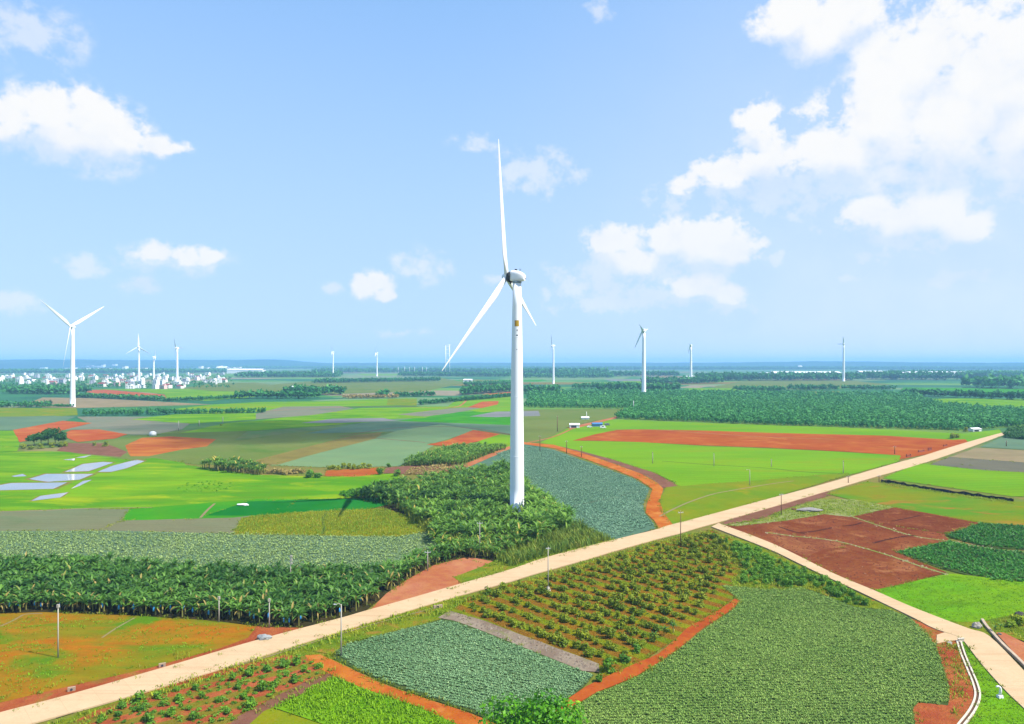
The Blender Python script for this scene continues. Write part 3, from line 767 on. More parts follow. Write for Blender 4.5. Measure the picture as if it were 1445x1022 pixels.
    ('field', 'blue grey crop plot at the left edge', [(-200, 590), (20, 588), (75, 587), (108, 588), (90, 595), (20, 607), (-200, 609)], 'sageG', 3),
    ('field', 'lime yellow strip in front of the wood at the left edge', [(-200, 575), (108, 576), (110, 586), (75, 588), (0, 591), (-200, 592)], 'olive', 2),
    ('field', 'grey strip in front of the tree belt', [(108, 588), (190, 588), (250, 588), (240, 595), (160, 597), (128, 599)], 'greytan', 3),
    ('field', 'lime strip in front of the tree belt', [(185, 592), (245, 585), (361, 583), (380, 588), (361, 592), (270, 598)], 'lime', 5),
    ('field', 'pale tan field at the foot of the left turbine', [(45, 567), (60, 561), (130, 562), (210, 566), (300, 571), (110, 576), (60, 575)], 'tanR', 3),
    ('field', 'rose coloured bare strip near the town', [(105, 551), (150, 550), (232, 557), (236, 563), (190, 560), (140, 556)], 'redfar', 4),
    ('field', 'lime meadow at the edge of the town', [(130, 549), (260, 549), (340, 551), (361, 560), (290, 566), (236, 563), (232, 556), (170, 551)], 'lime', 3),
    ('field', 'green grey meadow right of the town', [(255, 548), (300, 541), (361, 540), (420, 548), (361, 553), (300, 552)], 'oliveF', 3),
    ('field', 'long lime strip across the left middle distance', [(240, 578), (300, 571), (361, 568), (470, 566), (546, 563), (588, 562), (588, 572), (470, 574), (361, 581), (300, 584)], 'limeM', 4),
    ('field', 'grey fallow strip in the left middle distance', [(361, 584), (400, 574), (480, 573), (500, 577), (440, 586), (361, 592)], 'greytan', 5),
    ('field', 'lime field in the centre distance', [(430, 584), (510, 576), (640, 574), (600, 590), (500, 593)], 'limeM', 3),
    ('field', 'mauve film covered strip in the left middle distance', [(425, 597), (470, 591), (540, 590), (560, 594), (480, 597)], 'mauve', 5),
    ('field', 'olive rectangle in the lime strip', [(546, 572), (547, 563), (588, 563), (588, 573)], 'olive', 5),
    ('field', 'grey tan strip left of the tower', [(560, 585), (640, 576), (690, 574), (640, 583), (600, 588)], 'greytan', 5),
    ('field', 'lime field left of the tower in the distance', [(630, 575), (650, 560), (724, 554), (724, 580), (680, 582)], 'limeM', 3),
    ('field', 'small red field left of the tower', [(660, 575), (680, 567), (704, 566), (702, 571), (680, 576)], 'redfar', 6),
    ('field', 'upper red strip left of the tower', [(688, 556), (724, 553), (724, 557), (692, 558)], 'redfar', 6),
    ('field', 'mauve film covered plot left of the tower', [(662, 588), (700, 581), (760, 580), (762, 587), (700, 589)], 'mauve', 6),
    ('field', 'green meadow in the centre distance', [(361, 545), (450, 537), (620, 533), (660, 540), (600, 552), (480, 556), (361, 556)], 'oliveF', 2),
    ('field', 'grey olive field right of the tower', [(735, 578), (865, 577), (896, 578), (866, 590), (830, 596), (802, 604), (762, 624), (735, 628)], 'oliveF', 3),
    ('track', 'sandy track between forest blocks', [(800, 604), (830, 597), (866, 589), (893, 577), (898, 577), (872, 590), (840, 598), (806, 606)], 'pinkearth', 5),
    ('field', 'lime clearing between forest blocks at the right', [(1308, 569), (1312, 563), (1360, 562), (1600, 565), (1600, 580), (1380, 578), (1330, 573)], 'lime', 4),
    ('field', 'green strip behind the forest at the right', [(1268, 553), (1275, 547), (1400, 548), (1600, 551), (1600, 556), (1300, 557)], 'limedark', 3),
    ('field', 'dry green clearing inside the forest', [(1100, 559), (1115, 553), (1185, 552), (1183, 558)], 'oliveF', 5),
    ('field', 'yellow green strip behind the forest', [(960, 554), (970, 548), (1040, 548), (1060, 552), (1020, 556)], 'lime', 5),
    ('field', 'pale green field in the right distance', [(1000, 547), (1060, 536), (1200, 537), (1260, 543), (1180, 549), (1080, 550)], 'oliveF', 2),
]


# every sheet lies 5 mm above whatever sheet it overlaps
LAID = []


def lay(poly):
    q = np.asarray(poly)
    lo, hi = q.min(0), q.max(0)
    z = 0
    for lo2, hi2, z2 in LAID:
        if (lo < hi2).all() and (lo2 < hi).all(): z = max(z, z2 + 1)
    LAID.append((lo, hi, z))
    return z * 0.005


FIELDS.sort(key=lambda f: f[4])
# pale and dark strips of fields between the woods, kilometres off
fr_ = random.Random(21)
for i in range(34):
    px0 = fr_.uniform(-30, 1430); w_ = fr_.uniform(50, 170); y0 = fr_.uniform(519.5, 541); hgt = max(0.6, (y0 - 516) * fr_.uniform(0.10, 0.2))
    if px0 < 330 and y0 > 523: continue
    sk = fr_.uniform(-0.5, 0.5) * hgt
    FIELDS.append(('field', 'far strip of farmland between distant woods', [(px0, y0), (px0 + w_ * 0.5, y0 - sk * 0.3), (px0 + w_, y0 + sk), (px0 + w_ * 0.9, y0 + hgt + sk), (px0 + w_ * 0.1, y0 + hgt)], fr_.choice(['lime', 'sage', 'greytan', 'tanR', 'oliveF', 'limedark', 'mauve', 'tan']), 1))
FIELDS.sort(key=lambda f: f[4])
EDGES = []
for nm, lb, px, mk, lv in FIELDS:
    pts = wander(GP(px))
    if np.min(np.asarray(pts)[:, 1]) < 420: EDGES.append(pts)
    o_ = sheet(nm, pts, lay(pts), M[mk], lb, {'field': 'field', 'bank': 'earth bank', 'verge': 'verge', 'track': 'dirt track'}[nm])
    if lb.startswith('far strip'): o_['group'] = 'far strips of farmland'

# ------------------------------------------------------------------ concrete roads (slabs that stand a little proud of the soil)
ROAD_U = [(-60, 1023), (0, 1007), (100, 981), (225, 945), (361, 905), (478, 874), (516, 863), (573, 847), (656, 823), (722, 804), (772, 787), (864, 763), (922, 749), (944, 742), (987, 731), (1083, 705), (1158, 685), (1223, 666), (1268, 653), (1298, 645), (1346, 630), (1384, 619), (1414, 611), (1445, 603), (1490, 594)]
ROAD_L = [(1490, 596), (1445, 606), (1414, 615), (1384, 626), (1333, 644), (1283, 660), (1233, 674), (1166, 694), (1083, 718), (1009, 739), (987, 745), (957, 754), (937, 759), (872, 777), (829, 790), (754, 811), (722, 821), (661, 838), (586, 860), (478, 893), (361, 930), (225, 972), (47, 1022), (-60, 1055)]
BR_U = [(1014, 739), (1083, 765), (1126, 785), (1178, 811), (1233, 834), (1283, 856), (1334, 876), (1369, 889), (1396, 899), (1445, 948), (1500, 1005)]
BR_L = [(1530, 1080), (1445, 1001), (1416, 973), (1384, 937), (1361, 907), (1353, 900), (1318, 888), (1291, 874), (1258, 858), (1208, 834), (1158, 811), (1121, 793), (1083, 775), (1004, 744)]


def slab(name, poly, z0, z1, mat, label, cat):
    n = len(poly)
    tri = tessellate_polygon([[Vector((x, y, 0)) for x, y in poly]])
    mb = MB()
    mb.add([(x, y, z1) for x, y in poly], [tuple(t) for t in tri])
    mb.add([(x, y, z1) for x, y in poly] + [(x, y, z0) for x, y in poly], [(i, (i + 1) % n, n + (i + 1) % n, n + i) for i in range(n)])
    return tag(mb.build(name, mat), label, cat, kind='structure')


def smooth_edges(u, l):
    gu, gl = catmull(GP(u), 4), catmull(GP(l), 4)
    return wander(gu + gl, True, 2.5, 0.12)


slab('road', smooth_edges(ROAD_U, ROAD_L), -0.05, 0.22, M['road'], 'pale concrete main road running diagonally through the fields', 'road')
slab('road', smooth_edges(BR_U, BR_L), -0.05, 0.228, M['road2'], 'pale concrete branch road curving away to the bottom right', 'road')
# apron of the ditch beside the branch road
slab('apron', wander(GP([(1322, 897), (1338, 892), (1356, 898), (1353, 904), (1336, 906), (1322, 909)]), True, 1.0, 0.1), -0.05, 0.19, M['road2'], 'pale concrete apron where a track meets the branch road', 'apron')
# side path right of the parapet wall
sheet('track', wander(GP([(1405, 893), (1416, 893), (1500, 935), (1520, 985), (1445, 938), (1425, 915)])), 0.08, M['pinkearth'], 'tan dirt path beyond the low concrete parapet', 'dirt track')
sheet('verge', wander(GP([(1335, 877), (1385, 877), (1445, 862), (1500, 870), (1500, 925), (1410, 893), (1396, 900), (1368, 890)])), 0.065, M['weedy'], 'grassy corner between branch road and parapet', 'verge')

POND = [
    ('long pale pond, upper of the middle pair', [(91, 666), (117, 655), (145, 652), (160, 653), (125, 665)]),
    ('slanting pale pond at the right end of the group', [(138, 666), (160, 657), (192, 649), (204, 651), (178, 661), (157, 666)]),
    ('wide pale pond in the middle of the group', [(41, 676), (65, 669), (132, 669), (112, 677), (68, 680)]),
    ('large pale pond at the left edge', [(-30, 690), (15, 682), (95, 681), (75, 690), (0, 692)]),
    ('narrow slanting pond right of the large one', [(100, 690), (117, 679), (130, 677), (112, 686)]),
    ('lowest pond, a pale sliver near the grey plot', [(44, 707), (57, 700), (96, 695), (85, 702)]),
    ('small pond left of the wide one', [(16, 672), (32, 669), (38, 672), (20, 673)]),
    ('tiny pond farthest back', [(106, 646), (130, 642), (119, 646)]),
    ('tiny pond second from the back', [(88, 649), (106, 647), (105, 650)]),
]
for lb, px in POND:
    g = GP(px)
    c = np.mean(g, 0)
    rim = [tuple(c + (np.array(p) - c) * 1.15) for p in g]
    rim = wander(rim, True, 2.0, 0.5); zr = lay(rim)
    sheet('pond_rim', rim, zr, M['mud'], 'muddy earth rim of the ' + lb.split(',')[0], 'pond rim')
    sheet('pond', wander(g, True, 2.0, 0.5), zr + 0.006, M['water'], lb, 'pond')

# thin footpaths, field dividers
def strip(name, px, w, mk, z, label, cat, k=5):
    pts = catmull(GP(px), k)
    q = ribbon_poly(wander(pts, False, 2.5, 0.25), w)
    return sheet(name, q, lay(q), M[mk], label, cat)


strip('path', [(931, 729), (950, 719), (975, 708), (1005, 698), (1030, 693), (1083, 684), (1120, 679)], 0.9, 'tanR', 0.075, 'thin pale footpath across the olive field', 'footpath')
strip('path', [(800, 716), (850, 706), (890, 697), (912, 691)], 0.8, 'greytan', 0.075, 'faint pale footpath across the blue green field', 'footpath')
strip('path', [(283, 731), (293, 720), (303, 711)], 1.0, 'tanR', 0.075, 'short pale footpath in the green strip', 'footpath')
strip('path', [(0, 884), (18, 876), (36, 867), (60, 866)], 0.5, 'tanR', 0.075, 'thin pale footpath in the upper left corner of the patchy field', 'footpath')
strip('path', [(144, 900), (165, 886), (190, 872)], 0.45, 'tanR', 0.075, 'thin pale footpath in the middle of the patchy field', 'footpath')
strip('divider', [(934, 651), (1000, 656), (1083, 661), (1130, 666), (1190, 669)], 1.1, 'cropsoil', 0.075, 'dark ditch line dividing the broad lime field', 'ditch')
strip('divider', [(523, 618), (560, 621), (600, 624.5)], 1.6, 'purpletrack', 0.075, 'dark line between the two pale sage crop fields', 'ditch')
strip('divider', [(455, 754), (457, 742), (456, 732), (462, 722)], 0.9, 'cropsoil', 0.075, 'dark line dividing the ripe rice plot', 'ditch')
strip('divider', [(80, 1013), (160, 988), (290, 950), (361, 932), (470, 898), (560, 872), (625, 856)], 0.45, 'tanR', 0.07, 'thin concrete kerb line along the verge of the main road', 'kerb')
strip('path', [(740, 626), (780, 617), (806, 606)], 2.0, 'pinkearth', 0.08, 'sandy path along the edge of the lime strip', 'footpath')
strip('path', [(361, 581), (480, 575), (560, 574), (640, 575), (662, 563), (690, 555)], 3.0, 'pinkearth', 0.08, 'sandy lane past the dark nursery plots', 'footpath')
strip('path', [(1198, 728), (1240, 742), (1290, 757), (1345, 765), (1400, 775), (1600, 794)], 0.9, 'paleweed', 0.075, 'pale weedy balk crossing the ploughed plot', 'balk')
strip('path', [(1083, 752), (1120, 757), (1180, 764), (1250, 783), (1300, 800), (1336, 811)], 0.9, 'paleweed', 0.078, 'pale earth balk across the lower ploughed plot', 'balk')
strip('path', [(480, 616), (560, 604), (650, 603), (725, 614)], 1.6, 'purpletrack', 0.07, 'dark earth line behind the pale sage crop', 'balk')
strip('path', [(0, 722), (60, 721), (120, 718), (215, 716.5)], 1.0, 'tanR', 0.075, 'pale earth balk below the rice field', 'balk')
strip('path', [(862, 606), (930, 607), (1000, 612), (1083, 617), (1180, 620)], 1.6, 'tanR', 0.075, 'pale streak of dry earth in the red field', 'balk')

for px in ([(1130, 752), (1150, 750), (1175, 745)], [(1190, 743), (1206, 741), (1216, 738)], [(1232, 767), (1248, 763), (1272, 758), (1292, 756)], [(1258, 736), (1280, 732), (1298, 728)], [(1100, 744), (1118, 750), (1136, 754)]):
    strip('furrow', px, 0.9, 'furrow', 0, 'short dark furrow in the ploughed field', 'furrow')
# ================================================================== plants
L = {}
KL = 1.2          # a leaf in a crown gets less light than open ground
L['banana'] = leaf_mat('banana_leaf', A(44, 90, 26, KL), A(120, 168, 60, KL), A(170, 150, 80, KL), 0.36, 0.6, 0.32)
L['bananaB'] = leaf_mat('banana_leaf_grove', A(48, 98, 28, KL), A(132, 174, 58, KL), A(185, 165, 70, KL), 0.36, 0.6, 0.32)
L['tallb'] = leaf_mat('banana_leaf_light', A(60, 118, 34, KL), A(140, 180, 66, KL), A(195, 180, 80, KL), 0.45, 0.5, 0.35)
L['stem'] = plain_mat('banana_stem', A(120, 120, 60, KL), 0.7, 0.2, 0.25, 1.5)
L['bag'] = plain_mat('blue_bunch_bag', A(60, 150, 210, KL), 0.5, 0.4, 0.1, 2.0)
L['pine'] = leaf_mat('pineapple_leaf', A(90, 132, 84, KL), A(146, 182, 128, KL), A(175, 196, 135, KL), 0.5, 0.4, 0.1)
L['pineB'] = leaf_mat('pineapple_leaf_green', A(100, 138, 52, KL), A(152, 180, 86, KL), A(178, 192, 108, KL), 0.5, 0.4, 0.12)
L['blue'] = leaf_mat('blue_green_leaf', A(106, 148, 116, KL), A(146, 180, 148, KL), None, 0.5, 0.4, 0.1)
L['sage'] = leaf_mat('sage_leaf', A(118, 148, 84, KL), A(160, 182, 112, KL), A(190, 195, 120, KL), 0.55, 0.3, 0.15)
L['dark'] = leaf_mat('dark_crop_leaf', A(40, 110, 36, KL), A(90, 160, 50, KL), None, 0.45, 0.5, 0.25)
L['cane'] = leaf_mat('tall_grass_leaf', A(70, 115, 40, KL), A(165, 175, 60, KL), A(205, 190, 100, KL), 0.5, 0.35, 0.3)
L['shrub'] = leaf_mat('shrub_leaf', A(84, 116, 22, KL), A(158, 168, 40, KL), A(175, 175, 60, KL), 0.5, 0.35, 0.25)
L['shrubg'] = leaf_mat('fresh_shrub_leaf', A(58, 105, 34, KL), A(125, 175, 44, KL), None, 0.45, 0.4, 0.25)
L['bush'] = leaf_mat('bush_leaf', A(52, 116, 14, 1.15), A(120, 186, 22, 1.15), A(168, 208, 44, 1.15), 0.4, 0.45, 0.3)
L['tree'] = leaf_mat('tree_leaf', A(32, 84, 34, KL), A(86, 140, 50, KL), None, 0.5, 0.35, 0.25)
L['forest'] = leaf_mat('plantation_leaf', A(42, 120, 58, KL), A(104, 176, 88, KL), A(140, 192, 110, KL), 0.55, 0.3, 0.22)
L['belt'] = leaf_mat('belt_leaf', A(34, 108, 52, KL), A(84, 156, 72, KL), A(125, 180, 90, KL), 0.55, 0.3, 0.2)
L['dry'] = leaf_mat('dry_leaf', A(150, 135, 70, KL), A(195, 175, 110, KL), A(110, 140, 60, KL), 0.6, 0.25, 0.2)
L['weed'] = leaf_mat('weed_leaf', A(110, 150, 34, KL), A(180, 185, 50, KL), A(215, 190, 110, KL), 0.55, 0.3, 0.3)
L['bark'] = plain_mat('bark', A(110, 95, 75), 0.9, 0.15, 0.25, 2.0, bump=0.3)


def unit(v): return v / (np.linalg.norm(v) or 1)


def strip_leaf(base, az, el0, length, width, droop, n=4, fold=0.25, taper=None):
    """Arching leaf with a folded midrib; returns V, Q."""
    V, Q = [], []
    p = np.array(base, float); el_ = el0
    side = np.array([-math.sin(az), math.cos(az), 0.0])
    taper = taper or [0.25, 0.95, 1.0, 0.75, 0.08]
    for i in range(n + 1):
        d = np.array([math.cos(az) * math.cos(el_), math.sin(az) * math.cos(el_), math.sin(el_)])
        up = np.cross(side, d); up = -up if up[2] < 0 else up
        wv = width / 2 * np.interp(i / n, np.linspace(0, 1, len(taper)), taper)
        V += [p + side * wv + up * fold * wv, p, p - side * wv + up * fold * wv]
        p = p + d * length / n
        el_ -= droop / n
    for i in range(n):
        a = 3 * i
        Q += [(a, a + 1, a + 4, a + 3), (a + 1, a + 2, a + 5, a + 4)]
    return V, Q


def banana_parts(seed, h=4.0):
    r = random.Random(seed)
    V, Q, T = [], [], []
    hs = h * r.uniform(0.50, 0.58)
    nl = r.randint(11, 14)
    for i in range(nl):
        az_ = i * 2.4 + r.uniform(-0.35, 0.35)
        age = i / (nl - 1)
        e0 = math.radians(82 - 52 * age + r.uniform(-7, 7))
        v, q = strip_leaf((0.1 * math.cos(az_), 0.1 * math.sin(az_), hs - 0.25 * age), az_, e0, r.uniform(1.6, 2.3), r.uniform(0.36, 0.52), math.radians(r.uniform(55, 100)), 4, r.uniform(0.15, 0.5))
        Q += [tuple(len(V) + k for k in f) for f in q]; V += v
        t = r.uniform(0.0, 0.8) if r.random() < 0.965 else 1.0
        T += [t] * len(v)
    for i in range(r.randint(0, 2)):       # dead leaves hanging along the stem
        az_ = r.uniform(0, 6.28)
        v, q = strip_leaf((0.12 * math.cos(az_), 0.12 * math.sin(az_), hs - 0.35), az_, math.radians(r.uniform(-35, 10)), r.uniform(1.2, 1.8), 0.32, math.radians(70), 3, 0.5)
        Q += [tuple(len(V) + k for k in f) for f in q]; V += v; T += [1.0] * len(v)
    SV, SQ = [], []
    for i, (z, rr) in enumerate(((0, 0.17), (hs * 0.5, 0.14), (hs, 0.10))):
        for k in range(5):
            SV.append((rr * math.cos(k * 1.2566), rr * math.sin(k * 1.2566), z))
    for i in range(2):
        for k in range(5): SQ.append((i * 5 + k, i * 5 + (k + 1) % 5, i * 5 + 5 + (k + 1) % 5, i * 5 + 5 + k))
    return (np.array(V), np.array(Q), np.array(T)), (np.array(SV), np.array(SQ))


def clump(seed, rx, ry, rz, n, leaf, lobes=5, z0=0.0, inner=0.35):
    """Leaf faces filling a lumpy crown: several lobes, open between them, leaves turned outwards."""
    r = np.random.default_rng(seed)
    lc = r.normal(0, 0.42, (lobes, 3)); lc[0] = 0
    lc = lc / np.maximum(1, np.linalg.norm(lc, axis=1, keepdims=True) / 0.62)
    lr = r.uniform(0.42, 0.66, lobes)
    k = r.integers(0, lobes, n)
    d = r.normal(0, 1, (n, 3)); d /= np.linalg.norm(d, axis=1, keepdims=True)
    rad = lr[k] * (inner + (1 - inner) * r.uniform(0, 1, n) ** 0.4) * r.uniform(0.85, 1.12, n)
    P = (lc[k] + d * rad[:, None]) * np.array([rx, ry, rz])
    nrm = d + r.normal(0, 0.55, (n, 3)); nrm[:, 2] += 0.35
    nrm /= np.linalg.norm(nrm, axis=1, keepdims=True)
    t = np.cross(nrm, r.normal(0, 1, (n, 3))); t /= np.linalg.norm(t, axis=1, keepdims=True)
    s = np.cross(nrm, t)
    sz = leaf * r.uniform(0.6, 1.3, n)[:, None]
    V = np.stack([P - t * sz, P - s * sz * 0.55, P + t * sz, P + s * sz * 0.55], 1).reshape(-1, 3)
    V[:, 2] += z0
    V[:, 2] = np.maximum(V[:, 2], 0.03)
    Q = np.arange(n * 4).reshape(-1, 4)
    T = np.repeat(np.clip(0.5 * r.uniform(0, 1, n) + 0.5 * r.uniform(0, 1, lobes)[k], 0, 1), 4)
    return V, Q, T


def rosette(seed, n, length, width, el=(30, 75), droop=40):
    r = random.Random(seed)
    V, Q, T = [], [], []
    for i in range(n):
        az_ = i * 2.4 + r.uniform(-0.3, 0.3)
        e = math.radians(r.uniform(*el)); ln = length * r.uniform(0.7, 1.15)
        d0 = np.array([math.cos(az_) * math.cos(e), math.sin(az_) * math.cos(e), math.sin(e)])
        e2 = e - math.radians(droop)
        d1 = np.array([math.cos(az_) * math.cos(e2), math.sin(az_) * math.cos(e2), math.sin(e2)])
        sd_ = np.array([-math.sin(az_), math.cos(az_), 0]) * width / 2
        m = d0 * ln * 0.55; tip = m + d1 * ln * 0.45
        tip[2] = max(tip[2], 0.05)
        o = len(V)
        V += [np.zeros(3), m + sd_, tip, m - sd_]
        Q.append((o, o + 1, o + 2, o + 3))
        T += [r.random()] * 4
    return np.array(V), np.array(Q), np.array(T)


def blades(seed, n, h, width, spread, base=0.3):
    """Tuft of tall grass or cane blades."""
    r = random.Random(seed)
    V, Q, T = [], [], []
    for i in range(n):
        x, y = r.gauss(0, base), r.gauss(0, base)
        a = r.uniform(0, 6.28); hh = h * r.uniform(0.55, 1.1); sp = spread * r.uniform(0.3, 1.1)
        w_ = width * r.uniform(0.7, 1.2) / 2
        sx_, sy_ = -math.sin(a) * w_, math.cos(a) * w_
        o = len(V)
        mx_, my_ = x + math.cos(a) * sp * 0.35, y + math.sin(a) * sp * 0.35
        tx, ty = x + math.cos(a) * sp, y + math.sin(a) * sp
        V += [(x - sx_, y - sy_, 0), (x + sx_, y + sy_, 0), (mx_ + sx_, my_ + sy_, hh * 0.7), (mx_ - sx_, my_ - sy_, hh * 0.7), (tx, ty, hh), (tx + 0.02, ty, hh)]
        Q += [(o, o + 1, o + 2, o + 3), (o + 3, o + 2, o + 5, o + 4)]
        T += [r.random()] * 6
    return np.array(V), np.array(Q), np.array(T)


def stuff(o, label, cat): return tag(o, label, cat, kind='stuff')


# ------------------------------------------------------------------ pineapple and other low crops, plant by plant
PINE = [rosette(s, 9, 0.58, 0.14) for s in range(6)]
PN1 = GP([(475, 922), (488, 911), (536, 898), (601, 882), (623, 877), (642, 880), (674, 891), (722, 909), (772, 929), (822, 949), (836, 953), (822, 970), (803, 984), (755, 1030), (691, 1014), (661, 1002), (586, 977), (536, 959), (503, 943)])
PN2 = GP([(1045, 850), (1020, 827), (1083, 833), (1133, 831), (1166, 843), (1208, 859), (1258, 863), (1289, 876), (1306, 893), (1321, 911), (1331, 940), (1338, 970), (1337, 993), (1323, 995), (1294, 992), (1288, 1000), (1294, 1045), (770, 1045), (808, 1000), (842, 981), (897, 959), (934, 937), (962, 917), (992, 892), (1034, 864)])
stuff(scatter('pineapple_crop', PINE, grid_in(PN1, 0.36, 0.88, -0.42, 0.16), L['pine'], 0.75, 1.2), 'grey green pineapple plants filling the left plot', 'pineapple plants')
stuff(scatter('pineapple_crop', PINE, grid_in(PN2, 0.36, 0.9, 0.03, 0.16), L['pineB'], 0.75, 1.25), 'grey green pineapple plants filling the large field at the bottom', 'pineapple plants')
BLUEF = GP([(755, 732), (800, 742), (846, 757), (866, 760), (922, 741), (909, 724), (906, 712), (914, 690), (894, 677), (860, 664), (820, 651), (782, 637), (742, 630), (700, 640), (745, 690)])
stuff(scatter('low_crop', [rosette(40 + s, 7, 0.95, 0.34, (25, 70)) for s in range(5)], grid_in(BLUEF, 1.05, 1.5, 0.12, 0.33), L['blue'], 0.7, 1.2), 'blue green low crop right of the large turbine', 'low crop')
SAGEF = GP([(-20, 751), (140, 751), (330, 754), (560, 758), (612, 750), (625, 760), (600, 785), (560, 806), (470, 813), (361, 812), (200, 803), (-20, 800)])
stuff(scatter('low_crop', [rosette(50 + s, 7, 0.85, 0.26, (30, 80)) for s in range(5)], grid_in(SAGEF, 0.85, 1.3, 0.03, 0.33), L['sage'], 0.6, 1.3), 'sage green low crop behind the banana plantation', 'low crop')
RIPE = GP([(330, 755), (342, 732), (361, 728), (450, 722), (480, 720), (545, 719), (600, 736), (618, 748), (560, 757)])
stuff(scatter('ripe_rice', [blades(60 + s, 9, 0.8, 0.14, 0.5, 0.3) for s in range(4)], grid_in(RIPE, 1.0, 1.3, 0.05, 0.4), L['weed'], 0.6, 1.2), 'yellow olive ripe rice standing in its plot', 'rice')
GC = [rosette(70 + s, 9, 1.15, 0.34, (35, 80)) for s in range(5)]
stuff(scatter('leaf_crop', GC, grid_in(GP([(1338, 756), (1383, 740), (1570, 750), (1570, 784), (1396, 772), (1343, 760)]), 0.95, 1.4, -0.35), L['dark'], 0.7, 1.2), 'dark green leaf crop in the upper plot at the right', 'leaf crop')
stuff(scatter('leaf_crop', GC, grid_in(GP([(1266, 780), (1341, 765), (1396, 776), (1570, 790), (1570, 832), (1400, 819), (1350, 806), (1332, 802)]), 0.95, 1.4, -0.35), L['dark'], 0.7, 1.2), 'dark green leaf crop in the lower plot at the right', 'leaf crop')

# weeds on verges, balks and in the corners
WEED = [blades(80 + s, 10, 0.55, 0.12, 0.45, 0.3) for s in range(5)]
wz = [
    [(20, 1040), (225, 972), (361, 930), (478, 894), (586, 861), (661, 839), (640, 866), (586, 874), (478, 908), (361, 942), (225, 984), (90, 1040)],
    [(660, 824), (690, 812), (772, 789), (866, 764), (872, 762), (845, 758), (800, 744), (740, 772), (690, 800), (704, 800)],
    [(640, 850), (722, 823), (829, 792), (937, 761), (1003, 748), (1000, 756), (900, 782), (772, 822), (660, 856)],
    [(1333, 906), (1350, 906), (1358, 926), (1366, 950), (1372, 980), (1350, 1010), (1340, 980), (1344, 940)],
    [(1380, 886), (1445, 866), (1480, 870), (1480, 915), (1412, 890), (1398, 886)],
    [(1020, 740), (1083, 734), (1103, 722), (1158, 706), (1203, 706), (1258, 716), (1200, 729), (1163, 725), (1110, 734)],
    [(1243, 684), (1290, 691), (1360, 702), (1430, 712), (1431, 708), (1360, 698), (1290, 687), (1243, 680)],
    [(1000, 757), (1060, 772), (1120, 799), (1160, 817), (1210, 840), (1255, 860), (1208, 860), (1150, 834), (1083, 834), (1030, 828), (1040, 800)],
]
wp = np.concatenate([grid_in(GP(z_), 0.95, 0.95, 0.0, 0.5) for z_ in wz])
wp = wp[RNG.random(len(wp)) < 0.6]
stuff(scatter('grass', WEED, wp, L['weed'], 0.5, 1.5), 'yellow green weeds and grass along the road verges', 'weeds')

LEAFY = [blades(90 + s, 12, 0.5, 0.16, 0.4, 0.35) for s in range(5)]
L['limeleaf'] = leaf_mat('lime_crop_leaf', A(104, 158, 8, 1.6), A(152, 200, 18, 1.6), None, 0.5, 0.3, 0.25)
FLP = GP([(470, 955), (511, 972), (586, 997), (645, 1023), (672, 1040), (500, 1040), (456, 1020), (388, 997)])
stuff(scatter('low_crop', LEAFY, grid_in(FLP, 0.75, 1.05, -0.75, 0.3), L['limeleaf'], 0.6, 1.3), 'dark lime green crop in the plot at the bottom edge', 'low crop')
FRP = GP([(1238, 833), (1340, 812), (1362, 814), (1570, 838), (1570, 857), (1380, 876), (1338, 876), (1285, 855)])
FRS = GP([(1358, 907), (1363, 910), (1384, 940), (1416, 977), (1450, 1008), (1478, 1043), (1356, 1043), (1376, 1012), (1386, 990), (1384, 968), (1375, 945)])
LOWG = [blades(180 + s, 10, 0.28, 0.12, 0.32, 0.35) for s in range(4)]
for q_, lb in ((FRP, 'short bright grass in the lime field at the bend of the branch road'), (FRS, 'short bright grass in the lime strip beside the channel')):
    p_ = grid_in(q_, 0.75, 0.85, -0.3, 0.4)
    stuff(scatter('grass', LOWG, p_[RNG.random(len(p_)) < 0.8], L['limeleaf'], 0.6, 1.2), lb, 'grass')
PLO = GP([(1036, 743), (1083, 738), (1163, 727), (1198, 731), (1263, 718), (1308, 726), (1378, 738), (1333, 756), (1262, 779), (1334, 806), (1240, 832), (1178, 808), (1126, 782), (1083, 763)])


def clod(seed):
    r = np.random.default_rng(seed)
    V = np.array([(1, 0, 0), (0, 1, 0), (-1, 0, 0), (0, -1, 0), (0.1, 0.1, 0.9)], float) * r.uniform(0.6, 1.2, (5, 3)) * 0.3
    return V, np.array([(0, 1, 4), (1, 2, 4), (2, 3, 4), (3, 0, 4)]), r.uniform(0, 1, 5)


CLOD = [clod(s) for s in range(5)]
L['clod'] = leaf_mat('soil_clod', A(120, 62, 44), A(190, 120, 82), A(235, 215, 190), 0.95, 0.1, 0.0)
pc = grid_in(PLO, 0.85, 1.5, -0.55, 0.5)
stuff(scatter('rubble', CLOD, pc[RNG.random(len(pc)) < 0.55], L['clod'], 0.35, 1.5), 'red brown clods lying on the ploughed field', 'clods')
bal = []
for line in ([(1198, 728), (1240, 742), (1290, 757), (1345, 765), (1400, 775), (1470, 794)], [(1083, 752), (1120, 757), (1180, 764), (1250, 783), (1300, 800), (1336, 811)], [(1040, 742), (1083, 736), (1163, 726), (1200, 729)]):
    q_ = np.array(catmull(GP(line), 30)); k_ = RNG.random(len(q_)) < 0.75; bal.append((q_ + RNG.normal(0, 0.8, q_.shape))[k_])
L['palestone'] = leaf_mat('pale_stone', A(165, 150, 110), A(225, 210, 180), None, 0.9, 0.2, 0.0)
stuff(scatter('rubble', CLOD, np.concatenate(bal), L['palestone'], 0.3, 1.5), 'pale stones and scraps along the balks of the ploughed field', 'stones')
GB = GP([(638, 864), (686, 878), (722, 892), (760, 906), (805, 923), (843, 938), (843, 947), (822, 945), (772, 925), (722, 905), (674, 886), (640, 874)])
pg_ = grid_in(GB, 0.5, 0.5, 0, 0.5)
